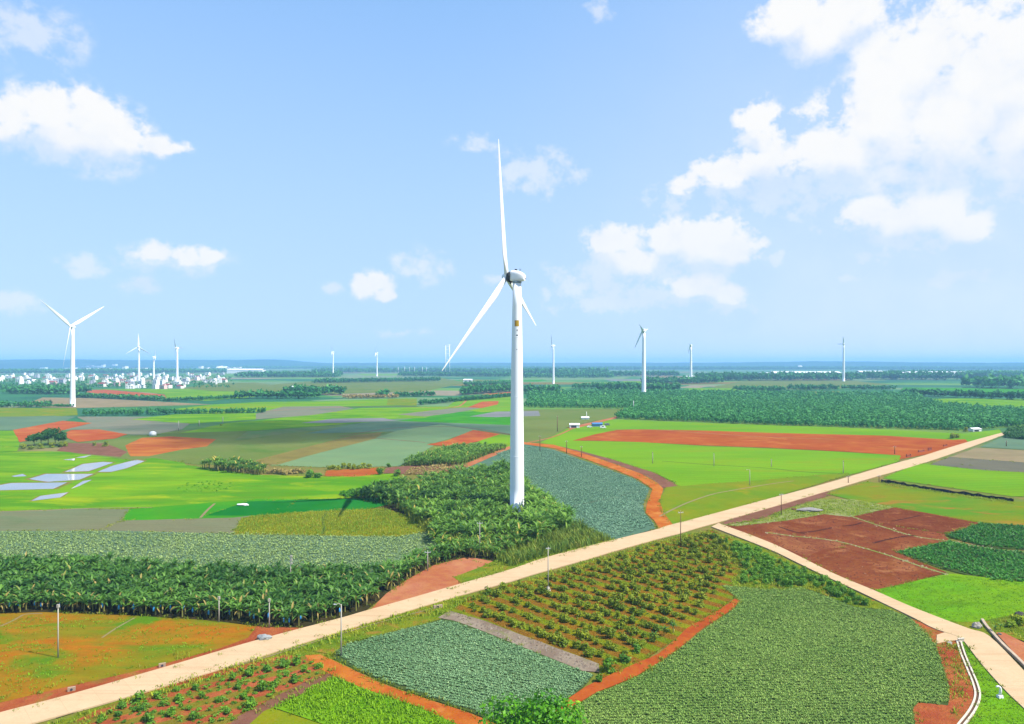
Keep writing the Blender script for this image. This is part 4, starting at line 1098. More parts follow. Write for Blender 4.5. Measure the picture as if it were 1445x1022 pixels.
stuff(scatter('rubble', CLOD, pg_[RNG.random(len(pg_)) < 0.5], leaf_mat('bank_stone', A(120, 100, 85), A(215, 200, 180), None, 0.95, 0.1, 0.0), 0.3, 1.4), 'grey stones and clods on the bank between pineapple plot and orchard', 'stones')
TUFT = GP([(-20, 872), (60, 868), (190, 873), (300, 880), (350, 888), (310, 912), (210, 940), (100, 964), (-20, 992)])
tp_ = grid_in(TUFT, 1.3, 1.3, 0, 0.5)
keep_ = np.array([mnoise.noise(Vector((x * 0.06, y * 0.1, 1.0))) for x, y in tp_]) + RNG.normal(0, 0.2, len(tp_)) > 0.05
stuff(scatter('grass', [blades(95 + s, 8, 0.3, 0.14, 0.35, 0.35) for s in range(4)], tp_[keep_], L['limeleaf'], 0.5, 1.1), 'low green grass tufts on the patchy orange field', 'grass')

# rough grass creeping over the edges of the near fields, tracks and roads
eg = []
for q_ in EDGES:
    q_ = np.asarray(q_); n_ = np.roll(q_, -1, 0)
    for a_, c_ in zip(q_, n_):
        l_ = np.hypot(*(c_ - a_)); m_ = (a_ + c_) / 2
        if m_[1] > 430 or abs(m_[0]) > 0.8 * m_[1]: continue
        k_ = RNG.poisson(l_ * (0.8 if m_[1] < 260 else 0.6))
        if k_: eg.append(a_ + (c_ - a_) * RNG.random((k_, 1)) + RNG.normal(0, 0.4, (k_, 2)))
eg = np.concatenate(eg)
en_ = np.array([mnoise.noise(Vector((x * 0.05, y * 0.05, 4.0))) for x, y in eg])
eg = eg[en_ + RNG.normal(0, 0.15, len(eg)) > -0.1]
L['edge'] = leaf_mat('edge_grass', A(98, 130, 26, KL), A(165, 172, 50, KL), A(215, 190, 110, KL), 0.6, 0.2, 0.3)
stuff(scatter('grass', WEED, eg, L['edge'], 0.35, 1.15), 'rough grass growing along the edges of fields and tracks', 'edge grass')

# ------------------------------------------------------------------ bananas
BAN = [banana_parts(100 + i, 3.3 + 0.15 * i) for i in range(9)]


def merged_banana(parts):
    (V, Q, T), (SV, SQ) = parts
    return np.concatenate([V, SV]), np.concatenate([Q, SQ + len(V)]), np.concatenate([T, np.full(len(SV), 0.7)])


BANM = [merged_banana(p) for p in BAN]
B1 = GP([(-30, 801), (100, 799), (200, 806), (361, 815), (470, 816), (560, 806), (615, 784), (650, 787), (612, 799), (575, 818), (545, 839), (514, 858), (480, 872), (425, 884), (380, 883), (300, 874), (190, 867), (60, 863), (-30, 867)])
B3 = GP([(498, 701), (560, 690), (622, 677), (724, 660), (744, 690), (752, 705), (770, 722), (803, 744), (760, 770), (700, 790), (655, 787), (620, 786), (606, 750), (570, 722)])
B2 = GP([(566, 658), (592, 648), (640, 634), (700, 634), (715, 634), (688, 643), (650, 658)])
TXY = G(729, 724)
PB1 = grid_in(B1, 1.75, 1.9, 0.02, 0.38)
PB3 = grid_in(B3, 2.3, 2.4, 0.3, 0.45)
PB3 = PB3[np.hypot(PB3[:, 0] - TXY[0], PB3[:, 1] - TXY[1] - 1.0) > 4.6]
PB3 = PB3[~((np.abs(PB3[:, 0] - TXY[0]) < 5) & (PB3[:, 1] < TXY[1]) & (PB3[:, 1] > TXY[1] - 14))]
PB2 = grid_in(B2, 2.3, 2.5, 0.2, 0.4)
vis = (np.abs(PB1[:, 0]) / PB1[:, 1] < 0.725)
front = np.zeros(len(PB1), bool)
# front rows: the plants nearest the field edge and the road
edge = np.array([(p[0], p[1]) for p in catmull(GP([(-30, 867), (60, 863), (190, 867), (300, 874), (380, 883), (425, 884), (480, 872), (514, 858), (545, 839), (575, 818), (612, 799)]), 12)])
dist = np.min(np.hypot(PB1[:, None, 0] - edge[None, :, 0], PB1[:, None, 1] - edge[None, :, 1]), 1)
order = np.argsort(np.where(vis, dist, 1e9))
front[order[:190]] = True
front &= vis
lf, sf_ = [], []
leafm = [mesh_np('banana_crown', *p[0][:2], L['banana'], p[0][2], obj=False) for p in BAN]
leafmB = [mesh_np('banana_crown', *p[0][:2], L['bananaB'], p[0][2], obj=False) for p in BAN]
stemm = [mesh_np('banana_stem', p[1][0], p[1][1], L['stem'], obj=False) for p in BAN]
bagm = MB().tube([(0.42, 0, 2.05), (0.46, 0, 1.7), (0.48, 0, 1.2), (0.46, 0, 0.95)], [0.06, 0.2, 0.22, 0.14], 7).mesh('fruit_bag', L['bag'])


def make_banana(k, lm, bag):
    t = empty('banana_plant', (0, 0, 0))
    link(bpy.data.objects.new('stem', stemm[k]), t)
    link(bpy.data.objects.new('crown', lm[k]), t)
    if bag: link(bpy.data.objects.new('fruit_bag', bagm), t)
    return t


GEDGE = 'banana plants in the front rows of the plantation'
protoB = {}


def place_banana(p, key, lm, label, group, scl):
    k, bag = key[1], key[2]
    if key not in protoB: o = protoB[key] = make_banana(k, lm, bag)
    else: o = copy_tree(protoB[key])
    o.location = (p[0], p[1], 0.02)
    o.rotation_euler = (0, 0, random.uniform(-1.9, -1.2) if bag else random.uniform(0, 6.28))
    s = random.uniform(*scl)
    o.scale = (s, s, s * random.uniform(0.9, 1.1))
    tag(o, label, 'banana plant', group)


for i in np.nonzero(front)[0]:
    bag = dist[i] < 2.6 and PB1[i, 1] < 178 and random.random() < 0.38
    place_banana(PB1[i], ('a', random.randrange(9), bag), leafm,
                 'banana plant with a blue bagged bunch in the front rows of the plantation' if bag else 'banana plant without a bag in the front rows of the plantation by the patchy field',
                 'bagged banana plants along the front of the plantation' if bag else GEDGE, (0.85, 1.2))
stuff(scatter('banana_grove', BANM, PB1[~front], L['banana'], 0.85, 1.22), 'dense dark green banana plantation behind its front rows', 'banana plantation')
vis3 = np.abs(PB3[:, 0]) / PB3[:, 1] < 0.7
o3 = np.argsort(PB3[:, 1])
f3 = np.zeros(len(PB3), bool); f3[o3[:70]] = True
for i in np.nonzero(f3)[0]:
    place_banana(PB3[i], ('b', random.randrange(9), False), leafmB, 'banana plant in the front of the grove below the large turbine', 'banana plants in front of the large turbine', (0.8, 1.25))
stuff(scatter('banana_grove', BANM, PB3[~f3], L['bananaB'], 0.7, 1.75), 'banana grove around the foot of the large turbine', 'banana grove')
TALL = GP([(742, 726), (750, 700), (762, 704), (790, 728), (812, 744), (800, 752), (760, 752), (740, 745)])
stuff(scatter('banana_grove', BANM, grid_in(TALL, 2.6, 2.8, 0.2, 0.45), L['tallb'], 1.25, 1.9), 'taller light green banana plants right of the large turbine', 'banana grove')
stuff(scatter('banana_grove', BANM, PB2, L['bananaB'], 1.0, 1.4), 'small dark banana grove left of the turbine tower', 'banana grove')

# tall grass between the grove and the road
CANE = [blades(200 + s, 22, 2.6, 0.2, 1.5, 0.5) for s in range(6)]
RE = GP([(700, 790), (720, 760), (730, 735), (760, 730), (790, 732), (815, 742), (850, 757), (862, 762), (810, 776), (770, 786), (722, 799)])
stuff(scatter('reeds', CANE, grid_in(RE, 1.5, 1.5, 0, 0.5), L['cane'], 0.45, 1.2), 'tall yellow green grass between the grove and the road', 'tall grass')
RE2 = GP([(560, 716), (600, 748), (625, 772), (660, 782), (700, 786), (724, 770), (735, 735), (722, 726), (700, 712), (640, 700)])
stuff(scatter('reeds', CANE, grid_in(RE2, 2.1, 2.1, 0, 0.5), L['cane'], 0.7, 1.4), 'pale tall grass at the left foot of the large turbine', 'tall grass')

# ------------------------------------------------------------------ orchard shrubs, one object each
SH = [clump(300 + i, 1.25, 1.25, 0.95, 260, 0.24, 5, 0.75) for i in range(5)]
shm = [mesh_np('shrub', V, Q, L['shrub'], T, obj=False) for V, Q, T in SH]
shg = [mesh_np('shrub', V, Q, L['shrubg'], T, obj=False) for V, Q, T in SH]


def place_shrub(p, me, s, label, group, name='shrub', cat='shrub', z=0.03, sz=None):
    o = link(bpy.data.objects.new(name, me))
    o.location = (p[0], p[1], z); o.rotation_euler = (0, 0, random.uniform(0, 6.28))
    s = random.uniform(*s); o.scale = (s, s, (sz or s) * random.uniform(0.85, 1.1))
    return tag(o, label, cat, group)


ORCH = GP([(648, 862), (668, 844), (722, 828), (772, 816), (830, 798), (900, 779), (955, 763), (1000, 754), (1030, 772), (1050, 800), (1020, 815), (1012, 840), (990, 862), (945, 892), (895, 924), (848, 946), (844, 934), (805, 919), (760, 902), (722, 888), (686, 873)])
POR = grid_in(ORCH, 2.15, 5.0, math.atan2(-26.5, 25.7), 0.14)
POR = POR[RNG.random(len(POR)) < 0.93]
POR = POR[np.argsort(POR[:, 1])]
if len(POR) > 230: stuff(scatter('shrubbery', SH, POR[230:], L['shrub'], 0.6, 1.3, 0.03), 'olive shrubs in the farthest part of the orchard rows', 'shrubs')
for p in POR[:230]:
    place_shrub(p, random.choice(shm), (0.6, 1.3), 'olive green shrub in the rows of the orchard between the roads', 'shrubs in the orchard rows')
BLO = GP([(110, 1022), (170, 1000), (290, 957), (400, 932), (445, 934), (462, 945), (430, 962), (380, 985), (325, 1022)])
PBL = grid_in(BLO, 3.0, 4.2, 0.62, 0.2)
PBL = PBL[RNG.random(len(PBL)) < 0.8][:60]
for p in PBL:
    place_shrub(p, random.choice(shg), (0.5, 1.15), 'fresh green shrub on the red plot at the bottom left', 'shrubs on the red plot')
# the dense shrubbery below the branch road
SHZ = GP([(1004, 757), (1060, 774), (1118, 800), (1160, 818), (1205, 840), (1240, 856), (1200, 852), (1150, 829), (1090, 828), (1045, 826), (1050, 800), (1030, 778)])
PSZ = grid_in(SHZ, 1.9, 2.0, 0.3, 0.5)
stuff(scatter('shrubbery', SH, PSZ, L['shrubg'], 0.6, 1.15, 0.0), 'dense green shrubbery between branch road and pineapple field', 'shrubbery')
LOWW = [clump(330 + i, 0.7, 0.7, 0.4, 60, 0.16, 3, 0.25) for i in range(4)]
PL_ = grid_in(ORCH, 1.15, 1.15, 0.3, 0.5)
a_ = math.atan2(-26.5, 25.7)
row_ = lambda P: (-P[:, 0] * math.sin(a_) + P[:, 1] * math.cos(a_))
ph_ = np.angle(np.exp(2j * math.pi * row_(POR) / 5.0).mean()) / (2 * math.pi) * 5.0
q_ = np.mod(row_(PL_) - ph_, 5.0)
PL_ = PL_[(q_ > 0.6) & (q_ < 2.9)]
stuff(scatter('undergrowth', LOWW, PL_[RNG.random(len(PL_)) < 0.75], L['shrub'], 0.35, 0.8, 0.0), 'low olive weeds between the orchard shrubs', 'weeds')
PLb = grid_in(BLO, 1.6, 1.6, 0.3, 0.5)
stuff(scatter('undergrowth', LOWW, PLb[RNG.random(len(PLb)) < 0.9], L['shrubg'], 0.5, 1.2, 0.0), 'low green weeds between the shrubs of the red plot', 'weeds')
# young banana-like plants and bushes at the lower corner of the orchard
for (px, py, s, lb) in ((857, 948, 1.35, 'round bright green bush at the lower corner of the orchard'), (880, 934, 1.2, 'olive bush second from the lower corner of the orchard'),
                        (900, 920, 1.0, 'fresh green bush beside the orange red track, third from the orchard corner'), (845, 962, 0.9, 'small bush at the end of the grey bank')):
    place_shrub(G(px, py), random.choice(shg), (s, s + 0.01), lb, None, 'bush', 'bush')
for (px, py, lb) in ((924, 905, 'bright green young banana plant beside the orange red track'), (950, 893, 'young banana plant farther up along the orange red track'), (937, 898, 'small banana plant between the two others along the track')):
    p = G(px, py)
    o = make_banana(random.randrange(9), leafmB, False)
    o.location = (p[0], p[1], 0.03); o.scale = (0.7, 0.7, 0.6)
    tag(o, lb, 'banana plant')


# ------------------------------------------------------------------ trees
def tree_thing(name, p, h, r, label, group=None, mat='tree', trunk=0.35, n=900, leaf=0.45, lobes=8, seed=0, flat=1.0, cat='tree'):
    t = empty(name, (p[0], p[1], 0.0), random.uniform(0, 6.28))
    tag(t, label, cat, group)
    zc = h * (0.5 + trunk / 2)
    mb = MB()
    tr = max(0.12, h * 0.022)
    mb.tube([(0, 0, -0.1), (0.05 * h * 0.2, 0, h * trunk), (0.03 * h, 0.02 * h, h * 0.8)], [tr, tr * 0.75, tr * 0.25], 7)
    rr = random.Random(seed)
    for i in range(5):
        a = i * 1.257 + rr.uniform(-0.4, 0.4)
        z0_ = h * (trunk + 0.06 * i)
        mb.tube([(0.02 * h, 0.01 * h, z0_), (math.cos(a) * r * 0.4, math.sin(a) * r * 0.4, z0_ + h * 0.14), (math.cos(a) * r * 0.75, math.sin(a) * r * 0.75, z0_ + h * 0.24)], [tr * 0.5, tr * 0.35, tr * 0.12], 5)
    mb.build('trunk', L['bark'], t)
    V, Q, T = clump(seed + 1000, r * 1.15, r * 1.15, h * (1 - trunk) * 0.62 * flat, n, leaf, lobes, zc, 0.3)
    mesh_np('crown', V, Q, L[mat], T, t)
    return t


big = tree_thing('tree', G(752, 1064), 8.4, 6.6, 'big bright green bushy tree at the bottom edge of the picture', None, 'bush', 0.12, 5200, 0.36, 16, 5)
# grove on the red fields at the left
for i, (px, py, h, r) in enumerate(((48, 629, 9.5, 4.5), (58, 628, 11.5, 5.5), (68, 627, 12.5, 6), (78, 628, 12.3, 6), (88, 629, 9.5, 4.2))):
    tree_thing('tree', G(px, py), h, r, ['leftmost lower tree of the flat topped grove', 'second tree from the left in the flat topped grove', 'middle tree of the flat topped grove', 'fourth tree of the flat topped grove', 'lower tree at the right end of the flat topped grove'][i], 'trees of the flat topped grove', 'tree', 0.3, 700, 0.7, 7, 20 + i, 0.8)
for i, (px, py, s) in enumerate(((33, 633, 2.2), (45, 634, 2.0), (58, 633, 1.9), (72, 632, 2.0), (86, 631, 2.2), (92, 630, 2.0))):
    place_shrub(G(px, py), shm[i % 5], (s, s + 0.2), 'dark bush at the foot of the flat topped grove', 'bushes at the foot of the grove', 'bush', 'bush')
for px, py, s, lb in ((133, 629, 1.4, 'small dark bush left of another on the mauve scrub plot'), (149, 630, 2.2, 'taller dark bush on the mauve scrub plot'), (312, 601, 1.0, 'tiny bush beside the fallow plot')):
    place_shrub(G(px, py), shm[2], (s, s + 0.1), lb, None, 'bush', 'bush')
# clump of tall bananas and dry scrub behind the rice field
T1 = GP([(254, 655), (262, 648), (300, 650), (340, 657), (376, 665), (372, 671), (330, 668), (290, 663), (262, 660)])
PT1 = grid_in(T1, 2.6, 2.8, 0.1, 0.4)
for i, p in enumerate(PT1[:75]):
    place_banana(p, ('b', random.randrange(9), False), leafmB, 'tall banana plant in the clump behind the lime rice field', 'banana plants of the clump behind the rice field', (1.3, 1.8) if p[0] < -145 else (1.0, 1.45))
for i in range(11):
    place_shrub(G(378 + i * 5, 669 + random.uniform(-2, 2)), mesh_np('bush', *SH[i % 5][:2], L['dry'], SH[i % 5][2], obj=False), (1.3, 1.9), 'dry tan bush between the banana clump and the round green bush', 'dry bushes behind the rice field', 'bush', 'bush')
place_shrub(G(438, 674), shg[0], (2.6, 2.7), 'round dark green bush left of the other behind the rice field', None, 'bush', 'bush')
place_shrub(G(450, 674), shg[1], (2.2, 2.3), 'lower green bush at the right end of the scrub row', None, 'bush', 'bush')
for i in range(9):
    place_shrub(G(464 + i * 7, 663 - i * 0.3 + random.uniform(-1, 1)), shm[i % 5], (1.5, 1.9), 'dark green bush in the hedge above the orange earth strip', 'bushes of the hedge above the orange strip', 'bush', 'bush')
for px, py, s, lb in ((536, 670, 1.9, 'green bush at the right end of the orange earth strip'), (562, 672, 2.0, 'green bush between the orange strip and the banana grove'), (548, 660, 1.5, 'dark bush behind the dry scrub')):
    place_shrub(G(px, py), shg[3], (s, s + 0.1), lb, None, 'bush', 'bush')
RS = GP([(572, 670), (580, 661), (620, 657), (660, 656), (650, 664), (610, 670)])
stuff(scatter('undergrowth', [clump(350 + i, 1.3, 1.3, 0.8, 60, 0.3, 4, 0.5) for i in range(3)], grid_in(RS, 2.6, 2.6, 0, 0.5), L['dry'], 0.7, 1.3), 'dry reddish scrub left of the turbine grove', 'scrub')
ISL = GP([(244, 690), (262, 680), (300, 678), (330, 682), (334, 690), (300, 696), (260, 694)])
pi_ = grid_in(ISL, 2.6, 2.6, 0, 0.5)
stuff(scatter('undergrowth', LOWW, pi_[RNG.random(len(pi_)) < 0.5], L['bush'], 0.5, 1.3), 'patch of low olive scrub on the lime rice field', 'scrub')
LB = GP([(478, 699), (500, 693), (545, 688), (560, 692), (520, 700), (490, 703)])
stuff(scatter('undergrowth', [clump(360 + i, 1.2, 1.2, 1.0, 90, 0.3, 4, 0.7) for i in range(3)], grid_in(LB, 1.9, 1.9, 0, 0.5), L['bush'], 0.8, 1.3), 'bright green thicket at the tip of the turbine grove', 'thicket')
# shrubs around the far end of the main road
for i, (px, py, s) in enumerate(((1345, 619, 2.8), (1350, 618, 2.3), (1363, 609, 2.2))):
    place_shrub(G(px, py), shm[i], (s, s + 0.1), ['dark tree-like bush beside the end of the red field', 'smaller dark bush right of it beside the red field', 'dark bush left of the white shed by the road'][i], None, 'bush', 'bush')
RE3 = GP([(1418, 618), (1424, 608), (1450, 605), (1480, 606), (1480, 622), (1445, 621)])
stuff(scatter('thicket', [clump(370 + i, 2.4, 2.4, 1.8, 110, 0.55, 5, 1.4) for i in range(3)], grid_in(RE3, 3.2, 3.2, 0, 0.5), L['tree'], 0.8, 1.4), 'green thicket at the far end of the main road', 'thicket')
# plants at the corner beyond the parapet
for px, py, s, lb in ((1404, 893, 0.9, 'bright leafy plant beside the parapet'), (1412, 889, 0.75, 'small leafy plant right of the one by the parapet')):
    p = G(px, py)
    o = make_banana(2, leafmB, False); o.location = (p[0], p[1], 0.05); o.scale = (s * 0.55,) * 3
    tag(o, lb, 'plant')
for px, py, s, lb in ((1426, 884, 1.3, 'yellow green bush beyond the parapet'), (1440, 882, 1.6, 'large yellow green bush at the right edge beyond the parapet')):
    place_shrub(G(px, py), mesh_np('bush', *SH[1][:2], L['weed'], SH[1][2], obj=False), (s, s + 0.05), lb, None, 'bush', 'bush')


# ------------------------------------------------------------------ tree plantations and belts in the distance
def ftree(seed, n, r=1.9, h=6.0, leaf=0.9):
    return clump(seed, r, r, h * 0.5, n, leaf, 4, h * 0.52, 0.4)


FT = [ftree(400 + i, 34) for i in range(6)]
FAR = [ftree(410 + i, 16, 2.6, 7.0, 1.6) for i in range(5)]


def wood(name, px, spacing, protos, mat, label, smin=0.8, smax=1.2, cat='wood', ang=0.1, jit=0.4):
    P = grid_in(GP(px), spacing, spacing * 1.05, ang, jit)
    fr = np.abs(P[:, 0]) / np.maximum(P[:, 1], 1) < 0.78
    return stuff(scatter(name, protos, P[fr], mat, smin, smax), label, cat)


wood('plantation', [(866, 591), (895, 577), (1083, 576), (1300, 576), (1400, 579), (1480, 582), (1480, 600), (1410, 604), (1360, 608), (1180, 603), (1083, 600)], 3.9, FT, L['forest'], 'front block of the dark tree plantation behind the lime strip', 0.7, 1.4)
wood('plantation', [(741, 575), (800, 576), (890, 577), (1300, 576), (1400, 579), (1330, 573), (1300, 565), (1180, 563), (900, 563), (745, 564)], 5.2, FT, L['forest'], 'middle block of the dark tree plantation', 0.8, 1.55)
wood('plantation', [(745, 564), (900, 563), (1180, 563), (1300, 565), (1290, 558), (1180, 558), (1060, 556), (900, 554), (745, 556)], 8.5, FAR, L['forest'], 'rear block of the dark tree plantation', 1.0, 1.35)


def belt(px0, px1, py0, py1, depth, hgt, label, mat='belt', protos=None, sp=None):
    """A row of trees along a line on the ground (photo base line), depth metres deep."""
    a, c = G(px0, py0), G(px1, py1)
    Ln = math.hypot(c[0] - a[0], c[1] - a[1])
    sp = sp or hgt * 0.55
    n = int(Ln / sp) + 1; m = max(1, int(depth / sp))
    t = RNG.uniform(0, 1, n * m); q = RNG.uniform(0, depth, n * m)
    P = np.stack([a[0] + (c[0] - a[0]) * t, a[1] + (c[1] - a[1]) * t + q], -1)
    return stuff(scatter('treeline', protos or FAR, P, L[mat], hgt / 7.5, hgt / 6.2), label, 'tree belt')


belt(108, 245, 588, 586, 22, 8.5, 'dense tree belt right of the left turbine', protos=FT)
belt(245, 372, 585, 583, 20, 6.5, 'tree belt continuing along the lime strip', protos=FT)
belt(-30, 57, 576, 575, 30, 9, 'block of trees at the left edge below the town', protos=FT)
belt(57, 102, 575, 574.5, 8, 4.0, 'low hedge left of the left turbine foot')
belt(0, 100, 556, 557, 60, 13, 'dark tree belt below the town at the left')
belt(102, 225, 561, 566, 25, 7, 'dark tree line below the rose strip')
belt(228, 330, 568, 563, 14, 6, 'dark hedge line right of the rose strip')
belt(330, 445, 563, 563, 40, 12, 'tree belt in the left middle distance')
belt(398, 482, 558, 558, 70, 16, 'dark square wood in the left middle distance')
belt(482, 560, 563, 562, 20, 6, 'thin scrub right of the square wood', 'dry')
belt(528, 545, 562, 561, 30, 12, 'two rounded trees in the middle distance')
belt(555, 612, 561, 559, 25, 8, 'dark hedge left of the nursery plots')
belt(590, 724, 572, 560, 22, 6, 'dark nursery rows left of the tower')
belt(650, 724, 558, 553, 70, 14, 'tree belt left of the tower in the distance')
belt(655, 724, 545, 543, 60, 10, 'hedge row left of the tower far off')
belt(735, 790, 556, 556, 70, 14, 'tree belt right of the tower in the distance')
belt(845, 960, 553, 553, 60, 16, 'dark wood around the slim turbine right of the tower')
belt(912, 1022, 543, 541, 90, 18, 'blue green wood behind the slim turbine')
belt(810, 900, 549, 547, 40, 12, 'tree line left of the slim turbine')
belt(1045, 1110, 552, 552, 50, 9, 'dark hedge before the pale clearing')
belt(1120, 1186, 551, 551, 40, 11, 'dark hedge behind the pale clearing')
belt(1195, 1270, 550, 551, 30, 10, 'dark tree line at the right')
belt(1290, 1470, 559, 566, 40, 12, 'long dark tree line behind the lime clearing')
belt(1402, 1475, 549, 549, 130, 26, 'tall dark wood at the right edge')
belt(1230, 1380, 536, 537, 200, 26, 'long dark wood below the white roofs')
belt(1380, 1480, 533, 533, 200, 24, 'blue wood at the right edge far off')
belt(1000, 1220, 538, 537, 200, 24, 'dark blue wood before the long white roof')
belt(735, 860, 530, 530, 300, 30, 'far dark wood right of the tower')
belt(440, 720, 526, 526, 260, 24, 'far dark wood line left of the tower')
belt(560, 720, 531, 532, 120, 18, 'far tree line left of the tower behind the meadow')
belt(330, 470, 533, 532, 160, 22, 'far dark wood right of the town')
belt(440, 620, 541, 538, 60, 12, 'tree line across the green meadow')
belt(320, 720, 521, 520, 400, 26, 'farthest wood line at the foot of the ridge')
belt(735, 1480, 522, 522, 400, 26, 'farthest wood line at the right below the ridge')
belt(-40, 330, 527, 526, 300, 22, 'wood line behind the town')

fr2 = random.Random(33)
for i in range(13):
    px0 = fr2.uniform(-30, 1400); w_ = fr2.uniform(60, 240); y0 = fr2.uniform(519.3, 534)
    if px0 < 320 and y0 > 522: y0 = fr2.uniform(519.3, 522)
    belt(px0, px0 + w_, y0, y0 + fr2.uniform(-0.25, 0.25), fr2.uniform(60, 200), fr2.uniform(14, 22) if y0 > 524 else fr2.uniform(22, 34), 'distant dark tree belt near the horizon', sp=max(14, 60 * (524 - y0) / 5) if y0 < 524 else None)['group'] = 'distant tree belts near the horizon'
# ================================================================== wind turbines
def white_mat(name, c, rough=0.45):
    m, nt = new_mat(name)
    b = NB(nt)
    pos = b.n('ShaderNodeTexCoord').outputs['Object']
    n = b.noise(b.mapping(pos, scale=(1, 1, 0.08)), 0.9, 6, 0.7)
    col = b.mix(b.mapr(n, 0.45, 0.8, 0, 0.35), c, tuple(v * 0.8 for v in c[:3]) + (1,))
    b.out(b.bsdf(col, rough, 0.35).outputs[0])
    return m


W = white_mat('white_turbine_paint', (0.80, 0.81, 0.83, 1))
WD = plain_mat('dark_gap_rubber', (0.02, 0.022, 0.025, 1), 0.7)
WG = plain_mat('louvre_blue_grey', (0.18, 0.25, 0.32, 1), 0.6)
WY = plain_mat('yellow_sign', A(255, 205, 20), 0.5, 0.3, 0.04)
WO = plain_mat('orange_sign_edge', A(225, 150, 30), 0.5)
WM = plain_mat('dark_lettering', (0.03, 0.04, 0.06, 1), 0.6)


def blade_mesh(Ln, seg=22, ns=14, root=1.15, chord=3.4, curve=1.2):
    """Lofted blade along +Z: round root, widest at a fifth, slender twisted tip, bent forward (+Y)."""
    mb = MB()
    V = []
    for i in range(seg + 1):
        t = i / seg
        if t < 0.2:
            k = t / 0.2; k = k * k * (3 - 2 * k)
            c = root * 2 * (1 - k) + chord * k
            th = root * 2 * (1 - k) + chord * 0.30 * k
        else:
            k = (t - 0.2) / 0.8
            c = chord * (1 - k) ** 0.85 + 0.35 * k
            th = c * (0.30 - 0.16 * k)
        tw = math.radians(18 * (1 - min(1, t * 1.2)))
        round_ = max(0.0, 1 - t / 0.17)
        for j in range(ns):
            a = 2 * math.pi * j / ns
            x = math.cos(a) * 0.5; y = math.sin(a) * 0.5
            sharp = (1 - 0.55 * (0.5 - x)) if round_ < 1 else 1
            yy = y * (round_ + (1 - round_) * (0.35 + 0.65 * (x + 0.5)) * 1.15)
            px = (x - (0.18 * (1 - round_))) * c
            py_ = yy * th
            V.append((px * math.cos(tw) - py_ * math.sin(tw), px * math.sin(tw) + py_ * math.cos(tw) + curve * t * t, t * Ln))
    fs = [(i * ns + j, i * ns + (j + 1) % ns, (i + 1) * ns + (j + 1) % ns, (i + 1) * ns + j) for i in range(seg) for j in range(ns)]
    mb.add(V, fs, True)
    mb.add(V[-ns:], [tuple(range(ns))]); mb.add(V[:ns], [tuple(reversed(range(ns)))])
    return mb


BLADE = {}


def blade_obj(Ln, root, chord, curve, d, n, parent, pitch=0.0):
    key = (round(Ln, 1), round(root, 2), round(chord, 2), round(curve, 2))
    if key not in BLADE: BLADE[key] = blade_mesh(Ln, 22, 14, root, chord, curve).mesh('blade', W)
    o = link(bpy.data.objects.new('blade', BLADE[key]), parent)
    z = Vector(d).normalized(); y = Vector(n); y = (y - z * y.dot(z)).normalized(); x = y.cross(z)
    R = Matrix((x, y, z)).transposed().to_4x4()
    o.matrix_local = Matrix.Translation(Vector(parent_hub)) @ R @ Matrix.Rotation(pitch, 4, 'Z')
    return o


parent_hub = (0, 0, 0)


def nacelle_mb(Ln, w_, h_):
    """Rounded housing along +X, nose at x=0 and tapered tail at x=Ln."""
    prof = [(0.0, 0.84), (0.02, 0.92), (0.08, 0.98), (0.35, 1.0), (0.55, 0.95), (0.78, 0.78), (0.95, 0.56), (0.985, 0.48), (1.0, 0.40)]
    mb = MB(); V = []; ns = 20
    for t, s in prof:
        for j in range(ns):
            a = 2 * math.pi * j / ns
            ca, sa_ = math.cos(a), math.sin(a)
            sq = 1 / max(abs(ca), abs(sa_)) ** 0.8
            V.append((t * Ln, ca * sq * w_ / 2 * s * 0.88, sa_ * sq * h_ / 2 * s * 0.88 + (1 - s) * (-0.28 if t > 0.3 else 0.0) * h_))
    fs = [(i * ns + j, i * ns + (j + 1) % ns, (i + 1) * ns + (j + 1) % ns, (i + 1) * ns + j) for i in range(len(prof) - 1) for j in range(ns)]
    mb.add(V, fs, True)
    mb.add(V[:ns], [tuple(range(ns))]); mb.add(V[-ns:], [tuple(reversed(range(ns)))])
    return mb


